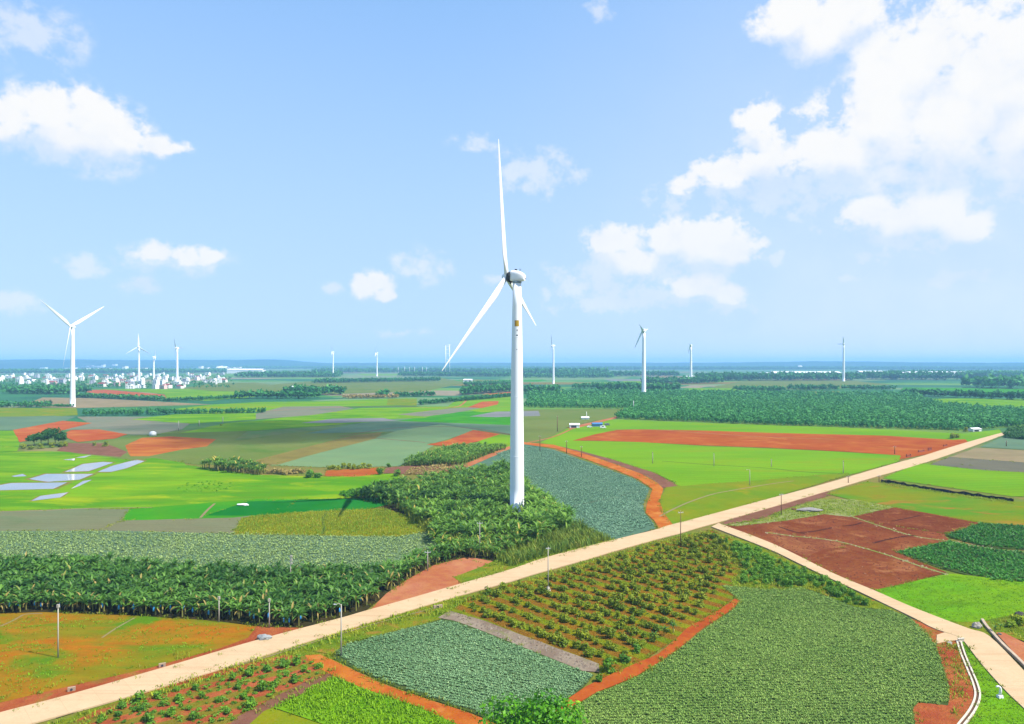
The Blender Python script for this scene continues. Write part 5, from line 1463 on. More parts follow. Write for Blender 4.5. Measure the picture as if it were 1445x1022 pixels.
def turbine(base, hub_h, axis, dirs, Ln, r0, r1, label, detail=False, group=None, chord=3.2, pitch=0.0, curve=1.0, gap=None, nace=True):
    """axis: unit vector from the nacelle to the hub; dirs: the three blade directions."""
    global parent_hub
    t = empty('wind_turbine', (base[0], base[1], 0))
    tag(t, label, 'wind turbine', group)
    top = hub_h - r1 * 1.25
    TP = 1.8 if detail else 1.05
    mb = MB()
    prof = [(r0 * 1.04, -0.3), (r0 * 1.04, 0.25), (r0, 0.27)] + [(r0 + (r1 - r0) * (i / 10) ** TP, 0.3 + (top - 0.3) * i / 10) for i in range(1, 11)]
    mb.lathe(prof, 40)
    tw = mb.build('tower', W, t)
    ax = Vector(axis).normalized(); flat = Vector((ax.x, ax.y, 0)).normalized()
    g = gap or r1 * 2.4
    hub = Vector((0, 0, hub_h)) + flat * g + Vector((0, 0, ax.z * g * 0.6))
    parent_hub = hub
    ang = math.atan2(-flat.y, -flat.x)
    s = r1 / 1.8
    nl = (7.4 if not detail else 6.6) * s
    if nace:
        na = nacelle_mb(nl, 4.7 * s, 5.5 * s).build('nacelle', W, t)
        na.location = hub + flat * ((-1.55 if not detail else -2.5) * s) + Vector((0, 0, 0.15 * s)); na.rotation_euler = (0, math.atan2(ax.z, 1.0) * 0.5, ang)
    # hub: spinner cone in front, dark gap ring behind it
    hb_ = MB().lathe([(0.05 * s, 2.3 * s), (0.7 * s, 2.05 * s), (1.25 * s, 1.3 * s), (1.55 * s, 0.3 * s), (1.6 * s, -0.6 * s), (1.5 * s, -0.9 * s)], 20)
    ho_ = hb_.build('hub', W, t)
    ho_.location = hub; ho_.rotation_euler = ax.to_track_quat('Z', 'Y').to_euler()
    rg = MB().lathe([(1.5 * s, -0.9 * s), (1.72 * s, -0.95 * s), (1.72 * s, -1.75 * s), (1.45 * s, -1.8 * s)] if not detail else [(1.5 * s, -0.7 * s), (2.15 * s, -0.9 * s), (2.45 * s, -1.9 * s), (2.45 * s, -2.75 * s), (2.0 * s, -2.8 * s)], 24).build('gap_ring', WD, t)
    rg.location = hub; rg.rotation_euler = ho_.rotation_euler
    for d in dirs: blade_obj(Ln, 1.05 * s, chord * s, curve, d, ax, t, pitch)
    if detail:
        e = na
        lv = MB()
        for i in range(7): lv.box((nl * (0.30 + 0.055 * i), 2.2 * s, -0.9 * s), (0.3 * s, 0.2 * s, 0.95 * s))
        lv.build('louvre', WG, e)
        MB().box((nl * 0.96, 0.75 * s, -1.0 * s), (0.75 * s, 0.9 * s, 0.4 * s), 0.3).build('tail_vent', WD, e)
        MB().box((nl * 0.30, 0.1 * s, 2.75 * s), (1.0 * s, 1.2 * s, 0.7 * s), 0.2, 0.7).build('roof_unit', WD, e)
        mm = MB()
        for yy in (-0.5, 0.5):
            mm.tube([(nl * 0.62, yy * s, 1.7 * s), (nl * 0.62, yy * s, 3.0 * s)], 0.06 * s, 6); mm.box((nl * 0.62, yy * s, 3.05 * s), (0.3 * s, 0.12 * s, 0.16 * s))
        mm.build('weather_mast', WD, e)
        MB().tube([(-0.3 * s, 0.6 * s, -1.6 * s), (-0.9 * s, 0.9 * s, -3.3 * s)], [0.75 * s, 0.3 * s], 8).build('front_cowl', WD, e)
        MB().lathe([(r1 * 1.03, top - 0.4), (r1 * 1.12, top - 0.35), (r1 * 1.12, top + 0.1), (r1 * 0.9, top + 0.15)], 32).build('yaw_ring', WG, t)

        def panel(name, z0_, z1_, a0, a1, mat, lift=0.03):
            pv_ = MB(); k = 10; vs = []
            for zz in (z0_, z1_):
                f_ = ((zz - 0.3) / (top - 0.3)) ** TP
                rr_ = r0 + (r1 - r0) * f_ + lift
                for i in range(k + 1):
                    a = a0 + (a1 - a0) * i / k
                    vs.append((rr_ * math.sin(a), -rr_ * math.cos(a), zz))
            pv_.add(vs, [(i, i + 1, k + 2 + i, k + 1 + i) for i in range(k)], True)
            return pv_.build(name, mat, tw)
        zt = lambda py: H + (HY - py) / F * base[1]
        panel('sign', zt(461), zt(452.5), -0.28, 0.40, WY)
        panel('sign_edge', zt(461), zt(452.5), -0.46, -0.28, WO)
        panel('lettering', zt(467.5), zt(465.5), -0.05, 0.12, WM)
        panel('lettering', zt(474.2), zt(472.8), -0.15, 0.2, WM)
        panel('lettering', zt(494), zt(493), -0.1, 0.05, WM)
        # service door with steps at the foot, seams between the tower sections
        dr = MB().box((0, 0, 1.3), (1.1, 0.18, 2.2)).build('door', WG, tw); a = 0.7
        dr.location = (math.sin(a) * (r0 + 0.02), -math.cos(a) * (r0 + 0.02), 0.8); dr.rotation_euler = (0, 0, a)
        for fz in (0.24, 0.5, 0.76):
            zz = 0.3 + (top - 0.3) * fz; rr_ = r0 + (r1 - r0) * fz ** TP
            MB().lathe([(rr_ + 0.002, zz - 0.12), (rr_ + 0.035, zz - 0.1), (rr_ + 0.035, zz + 0.1), (rr_ - 0.004, zz + 0.12)], 40).build('flange_seam', W, tw)
    return t


def to3(px, py, Y): return Vector(((px - CX) / F * Y, Y, H + (HY - py) / F * Y))


def blade_dir(hub, tip, Ln, near):
    """Direction of a blade of length Ln from the hub whose tip is seen at the photo point."""
    d = Vector(((tip[0] - CX) / F, 1.0, (HY - tip[1]) / F))
    q = hub - Vector((0, 0, H))
    a = d.dot(d); bb = -2 * d.dot(q); c = q.dot(q) - Ln * Ln
    ds_ = max(0.0, bb * bb - 4 * a * c)
    t = (-bb - (1 if near else -1) * math.sqrt(ds_)) / (2 * a)
    return (Vector((0, 0, H)) + d * t - hub).normalized()


# the large turbine: hub turned left and away from the drone, rotor plane seen nearly edge-on
D0 = 275.0
bx = (729.5 - CX) / F * D0
AX = Vector((-0.87, 0.45, 0.12)).normalized()
hh = H + (HY - 391.0) / F * D0
hubp = Vector((bx, D0, hh)) + Vector((AX.x, AX.y, 0)).normalized() * 4.6 + Vector((0, 0, AX.z * 4.6 * 0.6))
dirs = [blade_dir(hubp, (703, 196), 52.3, True), blade_dir(hubp, (623, 523), 52.3, True), blade_dir(hubp, (756, 460), 52.3, False)]
turbine((bx, D0), hh, AX, dirs, 52.3, 2.75, 1.6, 'large white wind turbine with a yellow sign on its tower, standing in the banana grove', True, None, 3.7, -0.16, -0.2, 4.6)


def rot3(axis, up, phase):
    ax = Vector(axis).normalized()
    z = (Vector(up) - ax * ax.dot(Vector(up))).normalized(); x = z.cross(ax)
    return [z * math.cos(phase + k * 2.0944) + x * math.sin(phase + k * 2.0944) for k in range(3)]


# turbine at the left: two blades up in a V, one down
Y2 = 943.0
b2 = ((102.5 - CX) / F * Y2, Y2)
h2 = H + (HY - 461) / F * Y2
ax2 = Vector((-0.05, -1.0, 0.06)).normalized()
hub2 = Vector((b2[0], b2[1], h2)) + Vector((ax2.x, ax2.y, 0)).normalized() * 4.8
d2 = [blade_dir(hub2, (57, 424), 56, True), blade_dir(hub2, (141, 436), 50, False), blade_dir(hub2, (88, 522), 59, True)]
turbine(b2, h2, ax2, d2, 57, 3.4, 1.9, 'white wind turbine at the left with two blades raised in a V', False, None, 4.4, 0.75, 0.0)

FARM = [
    # px of tower, hub py, hub height, axis, phase or tips, label
    (196, 490, 105, (0.1, -1, 0), 0.0, 'white wind turbine behind the town with one blade straight up'),
    (217, 504, 80, (0.894, 0.447, 0), 0.0, 'smallest white wind turbine, faint between two others behind the town'),
    (470, 497, 105, (-0.97, -0.2, 0), -0.2, 'slim far wind turbine left of another in the gap before the large one'),
    (532, 498, 105, (-1.0, -0.05, 0), 0.0, 'slim far wind turbine nearest to the left of the large one on the horizon'),
    (781, 488, 108, (-0.97, -0.2, 0), -0.25, 'slim far wind turbine right of the large tower'),
]
for px, py, hb_h, ax, ph, lb in FARM:
    Y = F * (hb_h - H) / (HY - py)
    base = ((px - CX) / F * Y, Y)
    a = Vector(ax).normalized()
    turbine(base, hb_h, a, rot3(a, (0, 0, 1), ph), 40 if px in (196, 250) else (26 if px == 217 else 37), 3.2, 2.0, lb, False, None, 4.6, 0.3, 0.0)
# slim turbine in the plantation: edge-on rotor, one blade seen end-on up, one down left
for (px, py, hb_h, Y, tips, Ln, lb) in (
        (250, 491.5, None, 2260, ((245.5, 475), (260, 491), (249, 503)), 40, 'white wind turbine at the right of the town, one blade pointing up left'),
        (908.5, 467, None, 1250, ((902, 457), (895, 494), (917, 464)), 46, 'white wind turbine standing in the dark plantation, its nacelle end-on'),
        (975, 488, None, 2100, ((973, 484), (971, 500), (978, 498)), 40, 'white wind turbine with a dark nacelle, left of the long white roof'),
        (1190.5, 485.5, None, 2300, ((1189.5, 474), (1180, 486), (1192, 500)), 40, 'white wind turbine with a grey blade pointing left, before the long white roof')):
    hb_h = H + (HY - py) / F * Y
    base = ((px - CX) / F * Y, Y)
    a = Vector((-0.5, -0.85, 0.05)).normalized()
    hub_ = Vector((base[0], base[1], hb_h)) + Vector((a.x, a.y, 0)).normalized() * 4.8
    dd = [blade_dir(hub_, tips[0], Ln, True), blade_dir(hub_, tips[1], Ln, False), blade_dir(hub_, tips[2], Ln, False)]
    turbine(base, hb_h, a, dd, Ln * 0.92, 4.0, 2.5, lb, False, None, 3.6, 0.3, 0.0)
# ================================================================== poles, sheds, town and small things
PC = plain_mat('pole_concrete', A(240, 232, 215), 0.8, 0.2, 0.08)
PW = plain_mat('pole_wood', A(170, 130, 95), 0.85, 0.15, 0.2)
PI = plain_mat('insulator', (0.35, 0.36, 0.38, 1), 0.3, 0.5)
PSTEEL = plain_mat('galvanised_steel', (0.5, 0.52, 0.54, 1), 0.45, 0.5)


def pole(px, by, ty, label, style='concrete', arm=0.5):
    x, y = G(px, by)
    h = (by - ty) / F * y
    t = empty('utility_pole', (x, y, 0), random.uniform(-0.3, 0.3))
    tag(t, label, 'utility pole')
    r = max(0.15, 0.0006 * y)
    m = PW if style == 'wood' else PC
    MB().tube([(0, 0, -0.3), (0, 0, h * 0.5), (0, 0, h)], [r, r * 0.85, r * 0.65], 10).build('shaft', m, t)
    if style in ('concrete', 'wood'):
        a = MB().box((0, 0, h - 0.35), (1.7 * arm * 2, 0.12, 0.14)).build('crossarm', PSTEEL, t)
        for sx_ in (-0.75, 0.0, 0.75):
            zz = h - 0.28 if sx_ else h
            MB().lathe([(0.05, zz), (0.10, zz + 0.06), (0.05, zz + 0.12), (0.10, zz + 0.18), (0.03, zz + 0.30)], 8, (sx_ * arm * 2, 0, 0)).build('insulator', PI, t)
    elif style == 'lamp':
        MB().tube([(0, 0, h - 0.1), (-0.5, 0, h + 0.15), (-1.1, 0, h + 0.05)], [0.07, 0.06, 0.05], 6).build('arm', PC, t)
        MB().box((-1.2, 0, h - 0.02), (0.6, 0.24, 0.14)).build('lamp_head', PSTEEL, t)
    elif style == 'box':
        MB().box((0, 0, h - 0.3), (0.42, 0.42, 0.6)).build('cap_box', PC, t)
    elif style == 'gear':
        for i, zz in enumerate((h - 0.2, h - 1.1, h - 2.0)):
            MB().box((0.22, -0.1, zz), (0.5, 0.4, 0.5)).build('switch_box', PC, t)
        MB().box((0, 0, h - 1.5), (0.9, 0.1, 0.1)).build('crossarm', PSTEEL, t)
    elif style == 'foot':
        MB().box((0, 0, 0.35), (1.3, 1.3, 1.5), 0.4, 0.35).build('concrete_foot', PC, t)
        MB().box((0, 0, h - 0.35), (1.2, 0.12, 0.14)).build('crossarm', PSTEEL, t)
    return t


for a in (
        (82, 928, 853, 'white concrete pole standing in the patchy orange field', 'box'),
        (309, 878, 842, 'thin grey pole at the edge of the plantation, left of another', 'box'),
        (380, 886, 845, 'thin grey pole at the plantation edge near the road bank', 'box'),
        (410, 826, 784, 'white pole with switch boxes rising from the banana plantation', 'gear'),
        (481.5, 926, 853, 'white street lamp pole at the corner of the left pineapple plot', 'lamp'),
        (603.5, 806, 778, 'thin pole at the tip of the pinkish bare earth', 'concrete'),
        (677, 783, 737, 'pale pole half hidden in the tall grass left of the large turbine', 'concrete'),
        (773.5, 834, 772, 'pole with a white concrete foot at the upper orchard edge', 'foot'),
        (960.5, 774, 722, 'wooden pole beside the road junction', 'wood'),
        (1102.5, 727, 697, 'thin wooden pole by the pale weed strip', 'wood'),
        (1197, 682, 672, 'short wooden pole on the road edge above the olive turf', 'wood'),
        (921, 654, 638, 'leaning white pole, leftmost of three in the broad lime field', 'box'),
        (1007.5, 658, 640, 'white pole in the middle of the broad lime field', 'box'),
        (1088.5, 659, 648, 'small white pole right of the middle in the broad lime field', 'box'),
        (1058, 685, 663, 'white pole in the lower part of the broad lime field', 'lamp'),
        (1190, 668, 650, 'white pole at the road end of the ditch line', 'box'),
        (1262.5, 641, 630, 'thin pole at the corner of the long red field', 'wood'),
        (1240.5, 680, 671, 'short pale pole at the left end of the black net fence', 'wood'),
        (762, 638, 615, 'thin tan pole right of the tower by the track', 'wood'),
        (799.5, 640, 622, 'light green pole on the orange track, left of another', 'wood'),
        (820.5, 645, 630, 'tan pole on the orange track, right of another', 'wood'),
        (786.5, 609, 587, 'thin tan pole at the left end of the lime strip', 'wood'),
        (252, 608, 594, 'white pole left of two others by the fallow plot', 'box'),
        (281, 601, 593, 'white pole second of three by the fallow plot', 'box'),
        (314.5, 598, 588, 'white pole third of three by the fallow plot', 'box'),
        (1424, 618, 609, 'pale pole in the thicket at the far end of the road', 'wood'),
        (1420, 630, 622, 'thin pole beside the green grey plot at the right', 'wood')):
    pole(*a)

# ------------------------------------------------------------------ sheds, tanks, vehicles near the plantation
SW = plain_mat('white_sheet', (0.72, 0.72, 0.72, 1), 0.5, 0.3, 0.06)
SB = plain_mat('blue_sheet', A(90, 160, 225), 0.5, 0.4, 0.08)
SD = plain_mat('dark_opening', (0.03, 0.04, 0.06, 1), 0.7)
SR = plain_mat('red_roof', A(190, 90, 70), 0.7, 0.2, 0.15)
SG = plain_mat('grey_roof', A(160, 165, 170), 0.6, 0.3, 0.12)


def gable(w_, d, h, rise, over=0.4):
    mb = MB()
    x, y = w_ / 2 + over, d / 2 + over
    mb.add([(-x, -y, h), (x, -y, h), (x, 0, h + rise), (-x, 0, h + rise), (-x, y, h), (x, y, h)], [(0, 1, 2, 3), (3, 2, 5, 4)])
    mb.add([(-x, -y, h - 0.15), (x, -y, h - 0.15), (x, 0, h + rise - 0.15), (-x, 0, h + rise - 0.15), (-x, y, h - 0.15), (x, y, h - 0.15)], [(3, 2, 1, 0), (4, 5, 2, 3), ])
    mb.add([(-x, -y, h - 0.15), (x, -y, h - 0.15), (x, -y, h), (-x, -y, h)], [(0, 1, 2, 3)])
    return mb


def shed(px, py, w_, d, h, rise, label, wall=SW, roof=SG, rz=0.0, door=True, mast=False):
    x, y = G(px, py)
    t = empty('shed', (x, y + d / 2, 0), rz)
    tag(t, label, 'shed')
    mb = MB().box((0, 0, h / 2), (w_, d, h))
    mb.add([(-w_ / 2, -d / 2, h), (-w_ / 2, d / 2, h), (-w_ / 2, 0, h + rise - 0.18)], [(0, 1, 2)])
    mb.add([(w_ / 2, -d / 2, h), (w_ / 2, d / 2, h), (w_ / 2, 0, h + rise - 0.18)], [(2, 1, 0)])
    mb.build('wall', wall, t)
    gable(w_, d, h, rise).build('roof', roof, t)
    if door: MB().box((-w_ * 0.1, -d / 2 - 0.02, h * 0.42), (w_ * 0.55, 0.1, h * 0.7)).build('door', SD, t)
    if mast: MB().tube([(w_ * 0.2, 0, h), (w_ * 0.2, 0, h + 6)], [0.3, 0.22], 8).build('mast', SW, t)
    return t


shed(811, 604, 8.5, 5, 2.8, 1.2, 'white shed with a wide dark opening beside the lime strip', SW, SW)
shed(826, 592, 7.5, 5, 1.8, 1.0, 'low white shed with a mast beside the sandy track', SW, SW, 0, False, True)
shed(843, 602, 9, 5, 2.2, 1.3, 'blue roofed shed at the edge of the lime strip', SB, SB, 0.1, False)
shed(1378, 609, 9, 6, 2.0, 1.0, 'white shed with a pale roof by the far end of the main road', SW, SW, 0.3, True)


def vehicle(px, py, label, mat, L_=4.4, w_=1.8, h=1.5, rz=0.2, van=False, cat='car'):
    x, y = G(px, py)
    t = empty('van' if van else 'car', (x, y, 0.02), rz)
    tag(t, label, cat)
    mb = MB()
    prof = [(-L_ / 2, 0.35), (L_ / 2, 0.35), (L_ / 2, 0.8), (L_ * 0.28, 0.95), (L_ * 0.12 if not van else L_ * 0.36, h), (-L_ * 0.33 if not van else -L_ * 0.49, h), (-L_ / 2, 0.95)]
    k = len(prof)
    vs = [(a, -w_ / 2, z) for a, z in prof] + [(a, w_ / 2, z) for a, z in prof]
    mb.add(vs, [tuple(range(k)), tuple(reversed(range(k, 2 * k)))] + [(i, k + i, k + (i + 1) % k, (i + 1) % k) for i in range(k)])
    mb.build('body', mat, t)
    g = MB()
    for sy in (-1, 1): g.box((-L_ * 0.08, sy * (w_ / 2), (h + 0.95) / 2), (L_ * 0.42, 0.03, (h - 0.95) * 0.62))
    g.build('side_window', SD, t)
    for sx_ in (-0.31, 0.31):
        for sy in (-1, 1):
            MB().tube([(sx_ * L_, sy * (w_ / 2 - 0.18), 0.33), (sx_ * L_, sy * (w_ / 2 + 0.02), 0.33)], 0.33, 12).build('wheel', SD, t)
    return t


vehicle(832, 603.5, 'small white car parked left of the blue shed', SW)
vehicle(851, 604.5, 'white van parked right of the blue shed', SW, 5.2, 2.0, 2.2, 0.1, True, 'van')
vehicle(857, 600.5, 'dark grey van parked behind the white one near the plantation', plain_mat('grey_car_paint', (0.12, 0.13, 0.15, 1), 0.3, 0.5), 5.0, 1.9, 2.0, 0.3, True, 'van')

# white domed tank on the fallow plot
x, y = G(215.5, 615)
t = tag(empty('water_tank', (x, y, 0)), 'white domed water tank on the light grey fallow plot', 'water tank')
MB().lathe([(2.6, -0.1), (2.6, 2.2), (2.45, 2.5)], 24).build('wall', SW, t)
MB().lathe([(2.45, 2.48), (1.9, 3.1), (1.0, 3.45), (0.2, 3.55), (0.05, 3.56)], 24).build('dome', SW, t)
# white pillar beside the plantation
x, y = G(894, 579)
t = tag(empty('pillar', (x, y, 0)), 'slim white pillar where the sandy track enters the plantation', 'pillar')
MB().lathe([(0.9, -0.1), (0.85, 0.8), (0.5, 1.0)], 12).build('base', SW, t)
MB().lathe([(0.55, 0.9), (0.42, 10.5), (0.3, 11.5), (0.05, 11.9)], 12).build('shaft', SW, t)

# ------------------------------------------------------------------ black net fence
pts = GP([(1243, 681), (1262, 683), (1290, 688), (1320, 693), (1360, 698.5), (1400, 704), (1430, 708)])
t = tag(empty('net_fence', (pts[0][0], pts[0][1], 0)), 'low black net fence on wooden posts below the lime field at the right', 'fence')
NETM = plain_mat('black_shade_net', (0.018, 0.018, 0.02, 1), 0.9, 0.1, 0.4, 0.8)
o0 = Vector((pts[0][0], pts[0][1], 0))
fp = [Vector((p[0], p[1], 0)) - o0 for p in catmull(pts, 6)]
mb = MB()
NH = [random.uniform(0.9, 1.75) for _ in fp]
for i in range(len(fp) - 1):
    a, c = fp[i], fp[i + 1]
    h0 = NH[i]; h1 = NH[i + 1]
    n_ = (c - a).cross(Vector((0, 0, 1))).normalized() * 0.03
    mb.add([a - n_, c - n_, c - n_ + Vector((0, 0, h1)), a - n_ + Vector((0, 0, h0)), a + n_, c + n_, c + n_ + Vector((0, 0, h1)), a + n_ + Vector((0, 0, h0))], [(0, 1, 2, 3), (7, 6, 5, 4), (3, 2, 6, 7)])
mb.build('net', NETM, t)
for i in range(0, len(fp), 3):
    MB().tube([fp[i] + Vector((0, -0.12, -0.1)), fp[i] + Vector((0, -0.12, 1.95))], [0.09, 0.07], 7).build('post', PW, t)

# ------------------------------------------------------------------ concrete ditch beside the branch road
cl = catmull(GP([(1353, 905), (1359, 924), (1369, 948), (1377, 968), (1379.5, 984), (1372, 1003), (1356, 1024), (1335, 1050)]), 8)
WC = M['whiteconc']


def lip(off, w_, h, name, label, parent=None):
    L_, R_ = [], []
    pl = ribbon_poly(cl, 2 * (off + w_ / 2)); n = len(cl)
    pi2 = ribbon_poly(cl, 2 * (off - w_ / 2))
    outs = []
    for side in (0, 1):
        o_ = pl[:n] if side == 0 else pl[n:][::-1]
        i_ = pi2[:n] if side == 0 else pi2[n:][::-1]
        mb = MB()
        for k in range(n - 1):
            a, b_, c, d = o_[k], o_[k + 1], i_[k + 1], i_[k]
            mb.add([(a[0], a[1], h), (b_[0], b_[1], h), (c[0], c[1], h), (d[0], d[1], h)], [(0, 1, 2, 3)])
            for q, r in ((a, b_), (d, c)):
                mb.add([(q[0], q[1], -0.05), (r[0], r[1], -0.05), (r[0], r[1], h), (q[0], q[1], h)], [(0, 1, 2, 3)])
        outs.append(mb.build(name, WC, parent))
    return outs


ditch = tag(empty('ditch', (0, 0, 0)), 'narrow white concrete water channel winding beside the branch road', 'ditch', kind='structure')
lip(0.34, 0.30, 0.22, 'channel_wall', '', ditch)
sheet('channel_bed', ribbon_poly(cl, 0.40), 0.07, plain_mat('channel_mud', A(120, 80, 50), 0.8)).parent = ditch
# headwall where the channel starts
x, y = G(1356, 906)
t = tag(empty('headwall', (x, y, 0), 0.15), 'small white concrete headwall at the top of the channel', 'headwall')
MB().box((0, 0, 0.35), (1.3, 0.3, 0.7)).build('wall', WC, t)
MB().box((0, 0, 0.74), (1.5, 0.42, 0.08)).build('coping', WC, t)

# parapet wall beyond the branch road
pw = catmull(GP([(1386, 876), (1391, 884), (1397, 891), (1404, 899), (1416, 912), (1436, 931), (1465, 960)]), 5)
mb = MB(); q = ribbon_poly(pw, 0.55); n = len(pw)
La, Ra = q[:n], q[n:][::-1]
for k in range(n - 1):
    a, b_, c, d = La[k], La[k + 1], Ra[k + 1], Ra[k]
    h = 0.5
    mb.add([(a[0], a[1], h), (b_[0], b_[1], h), (c[0], c[1], h), (d[0], d[1], h)], [(3, 2, 1, 0)])
    for u_, v_ in ((a, b_), (d, c)):
        mb.add([(u_[0], u_[1], -0.05), (v_[0], v_[1], -0.05), (v_[0], v_[1], h), (u_[0], u_[1], h)], [(0, 1, 2, 3)])
a, d = La[0], Ra[0]
mb.add([(a[0], a[1], -0.05), (d[0], d[1], -0.05), (d[0], d[1], 0.5), (a[0], a[1], 0.5)], [(0, 1, 2, 3)])
tag(mb.build('parapet', plain_mat('weathered_concrete', A(240, 215, 185), 0.85, 0.2, 0.18, 0.6, bump=0.3)), 'low weathered concrete parapet along the right side of the branch road', 'parapet')


def rock(px, py, size, label, mat, name='boulder', cat='boulder', seed=1, sz=(1, 1, 0.7)):
    x, y = G(px, py)
    bm = bmesh.new()
    bmesh.ops.create_icosphere(bm, subdivisions=3, radius=size)
    for v in bm.verts:
        q_ = mnoise.fractal(v.co * (1.1 / size) + Vector((seed * 3.1, seed, 0)), 0.9, 2.0, 4)
        v.co *= 1 + 0.38 * q_
        v.co = Vector((v.co.x * sz[0], v.co.y * sz[1], max(v.co.z * sz[2] + size * 0.35, -0.05)))
    me = bpy.data.meshes.new(name); bm.to_mesh(me); bm.free(); me.materials.append(mat)
    o = link(bpy.data.objects.new(name, me)); o.location = (x, y, 0.02)
    return tag(o, label, cat)


RK = plain_mat('grey_rock', A(150, 150, 150), 0.9, 0.2, 0.35, 1.2, bump=0.6)
RKW = plain_mat('pale_rock', A(225, 215, 200), 0.9, 0.2, 0.2, 1.2, bump=0.4)
rock(1438, 869, 0.9, 'dark grey boulder at the right edge of the bright lime field', plain_mat('dark_rock', A(105, 100, 98), 0.9, 0.2, 0.4, 1.2, bump=0.6), seed=2)
rock(1378, 886, 0.95, 'pale jagged rock beside the head of the parapet', RKW, seed=4, sz=(1.1, 0.8, 1.0))
rock(1340, 909, 0.5, 'small white stone at the corner of the concrete apron', RKW, seed=6)
rock(373, 903, 0.95, 'pale grey boulder on the red bank beside the main road', plain_mat('light_grey_rock', A(195, 200, 200), 0.9, 0.2, 0.25, 1.2, bump=0.5), seed=8, sz=(1.5, 0.8, 0.8))
rock(1411, 896, 0.35, 'small stone at the foot of the leafy plant beyond the parapet', RK, seed=11)
rock(343, 714, 1.2, 'white heap of plastic film in the green crop strip', SW, 'film_heap', 'plastic film', 9, (1.9, 0.7, 0.45))
rock(1143, 722, 2.0, 'grey white rubble heap at the upper corner of the ploughed field', plain_mat('rubble', A(190, 185, 180), 0.95, 0.1, 0.35, 2.0, bump=0.8), 'rubble_heap', 'rubble heap', 10, (2.2, 1.0, 0.35))
rock(1120, 720, 0.7, 'brown earth clod heap left of the rubble heap', M['purpletrack'], 'earth_heap', 'earth heap', 12, (1.6, 1.0, 0.7))

# white standpipe on the lime strip
x, y = G(1411, 985)
t = tag(empty('standpipe', (x, y, 0.03)), 'white bent standpipe on a block in the lime strip by the branch road', 'standpipe')
MB().box((0, 0, 0.22), (0.95, 0.7, 0.5), 0.2, 0.85).build('block', SW, t)
MB().tube([(0.05, 0, 0.4), (0.1, 0, 1.3), (0.05, 0, 1.75), (-0.2, 0, 1.95), (-0.5, 0, 1.95), (-0.65, 0, 1.8)], [0.24, 0.21, 0.19, 0.16, 0.14, 0.14], 12).build('pipe', SW, t)

# remains of a brick wall on the red field edge by the road
BR = plain_mat('red_brick_ruin', A(196, 112, 92), 0.9, 0.15, 0.3, 1.4, bump=0.4)
for i, (px, py, w_, h, a) in enumerate(((1282, 645, 3.4, 1.6, 0.5), (1300, 638, 6.0, 1.3, 0.55), (1312, 636, 3.0, 1.9, 0.55), (1334, 630, 4.0, 1.2, 0.6))):
    x, y = G(px, py)
    t = tag(empty('brick_wall', (x, y, 0.03), a), ['shortest broken brick wall piece at the corner of the lime field', 'longest broken brick wall piece by the road', 'tall broken brick wall piece by the road', 'low broken brick wall piece farthest along the road'][i], 'brick wall')
    mb = MB(); k = 6
    for j in range(k):
        hh_ = h * (0.45 + 0.55 * random.random())
        mb.box((w_ * ((j + 0.5) / k - 0.5), 0, hh_ / 2), (w_ / k * 0.995, 0.4, hh_))
    mb.build('masonry', BR, t)
    for j in (-1, 1): MB().box((j * (w_ / 2 + 0.22), 0, h * 0.55), (0.42, 0.55, h * 1.1)).build('pier', BR, t)
# small concrete inlet boxes in the road bank
for px, py, lb in ((229, 941, 'small concrete culvert block in the road bank, left of a dark pipe end'), (101, 975, 'small concrete marker stone low in the road bank'), (618, 858, 'pale concrete culvert head beside the road above the left pineapple plot')):
    x, y = G(px, py)
    t = tag(empty('culvert', (x, y, 0.03), 0.45), lb, 'culvert')
    MB().box((0, 0, 0.3), (1.2 if px != 618 else 2.2, 0.4, 0.7)).build('headwall', plain_mat('culvert_concrete', A(225, 195, 165), 0.85), t)
    MB().tube([(0, -0.21, 0.28), (0, -0.26, 0.28)], 0.2, 12).build('pipe_mouth', SD, t)

# ------------------------------------------------------------------ the town at the left: every house a thing
HW = [plain_mat('house_wall_white', (0.78, 0.77, 0.75, 1), 0.8, 0.2, 0.06), plain_mat('house_wall_cream', (0.72, 0.66, 0.58, 1), 0.8, 0.2, 0.06), plain_mat('house_wall_grey', (0.42, 0.43, 0.46, 1), 0.8, 0.2, 0.08), plain_mat('house_wall_pink', (0.62, 0.42, 0.40, 1), 0.8, 0.2, 0.08)]
HWIN = plain_mat('house_window', (0.05, 0.07, 0.10, 1), 0.25, 0.5)


def house(w_, d, h, floors, wall, roofk):
    t = empty('house', (0, 0, 0))
    MB().box((0, 0, h / 2), (w_, d, h)).build('wall', wall, t)
    if roofk == 'flat':
        mb = MB().box((0, 0, h + 0.12), (w_ + 0.6, d + 0.6, 0.24))
        r_ = mb.build('roof', wall, t)
        MB().box((w_ * 0.22, d * 0.1, h + 1.45), (w_ * 0.3, d * 0.35, 2.4)).build('stair_tower', wall, r_)
    elif roofk == 'red': gable(w_, d, h, 2.6).build('roof', SR, t)
    else: gable(w_, d, h, 1.8).build('roof', SG, t)
    fh = h / floors
    for f_ in range(floors):
        for sx_ in ((-0.27, 0.27) if w_ < 14 else (-0.33, 0.0, 0.33)):
            MB().box((sx_ * w_, -d / 2 - 0.03, fh * (f_ + 0.5)), (w_ * 0.15, 0.12, fh * 0.5)).build('window', HWIN, t)
    return t


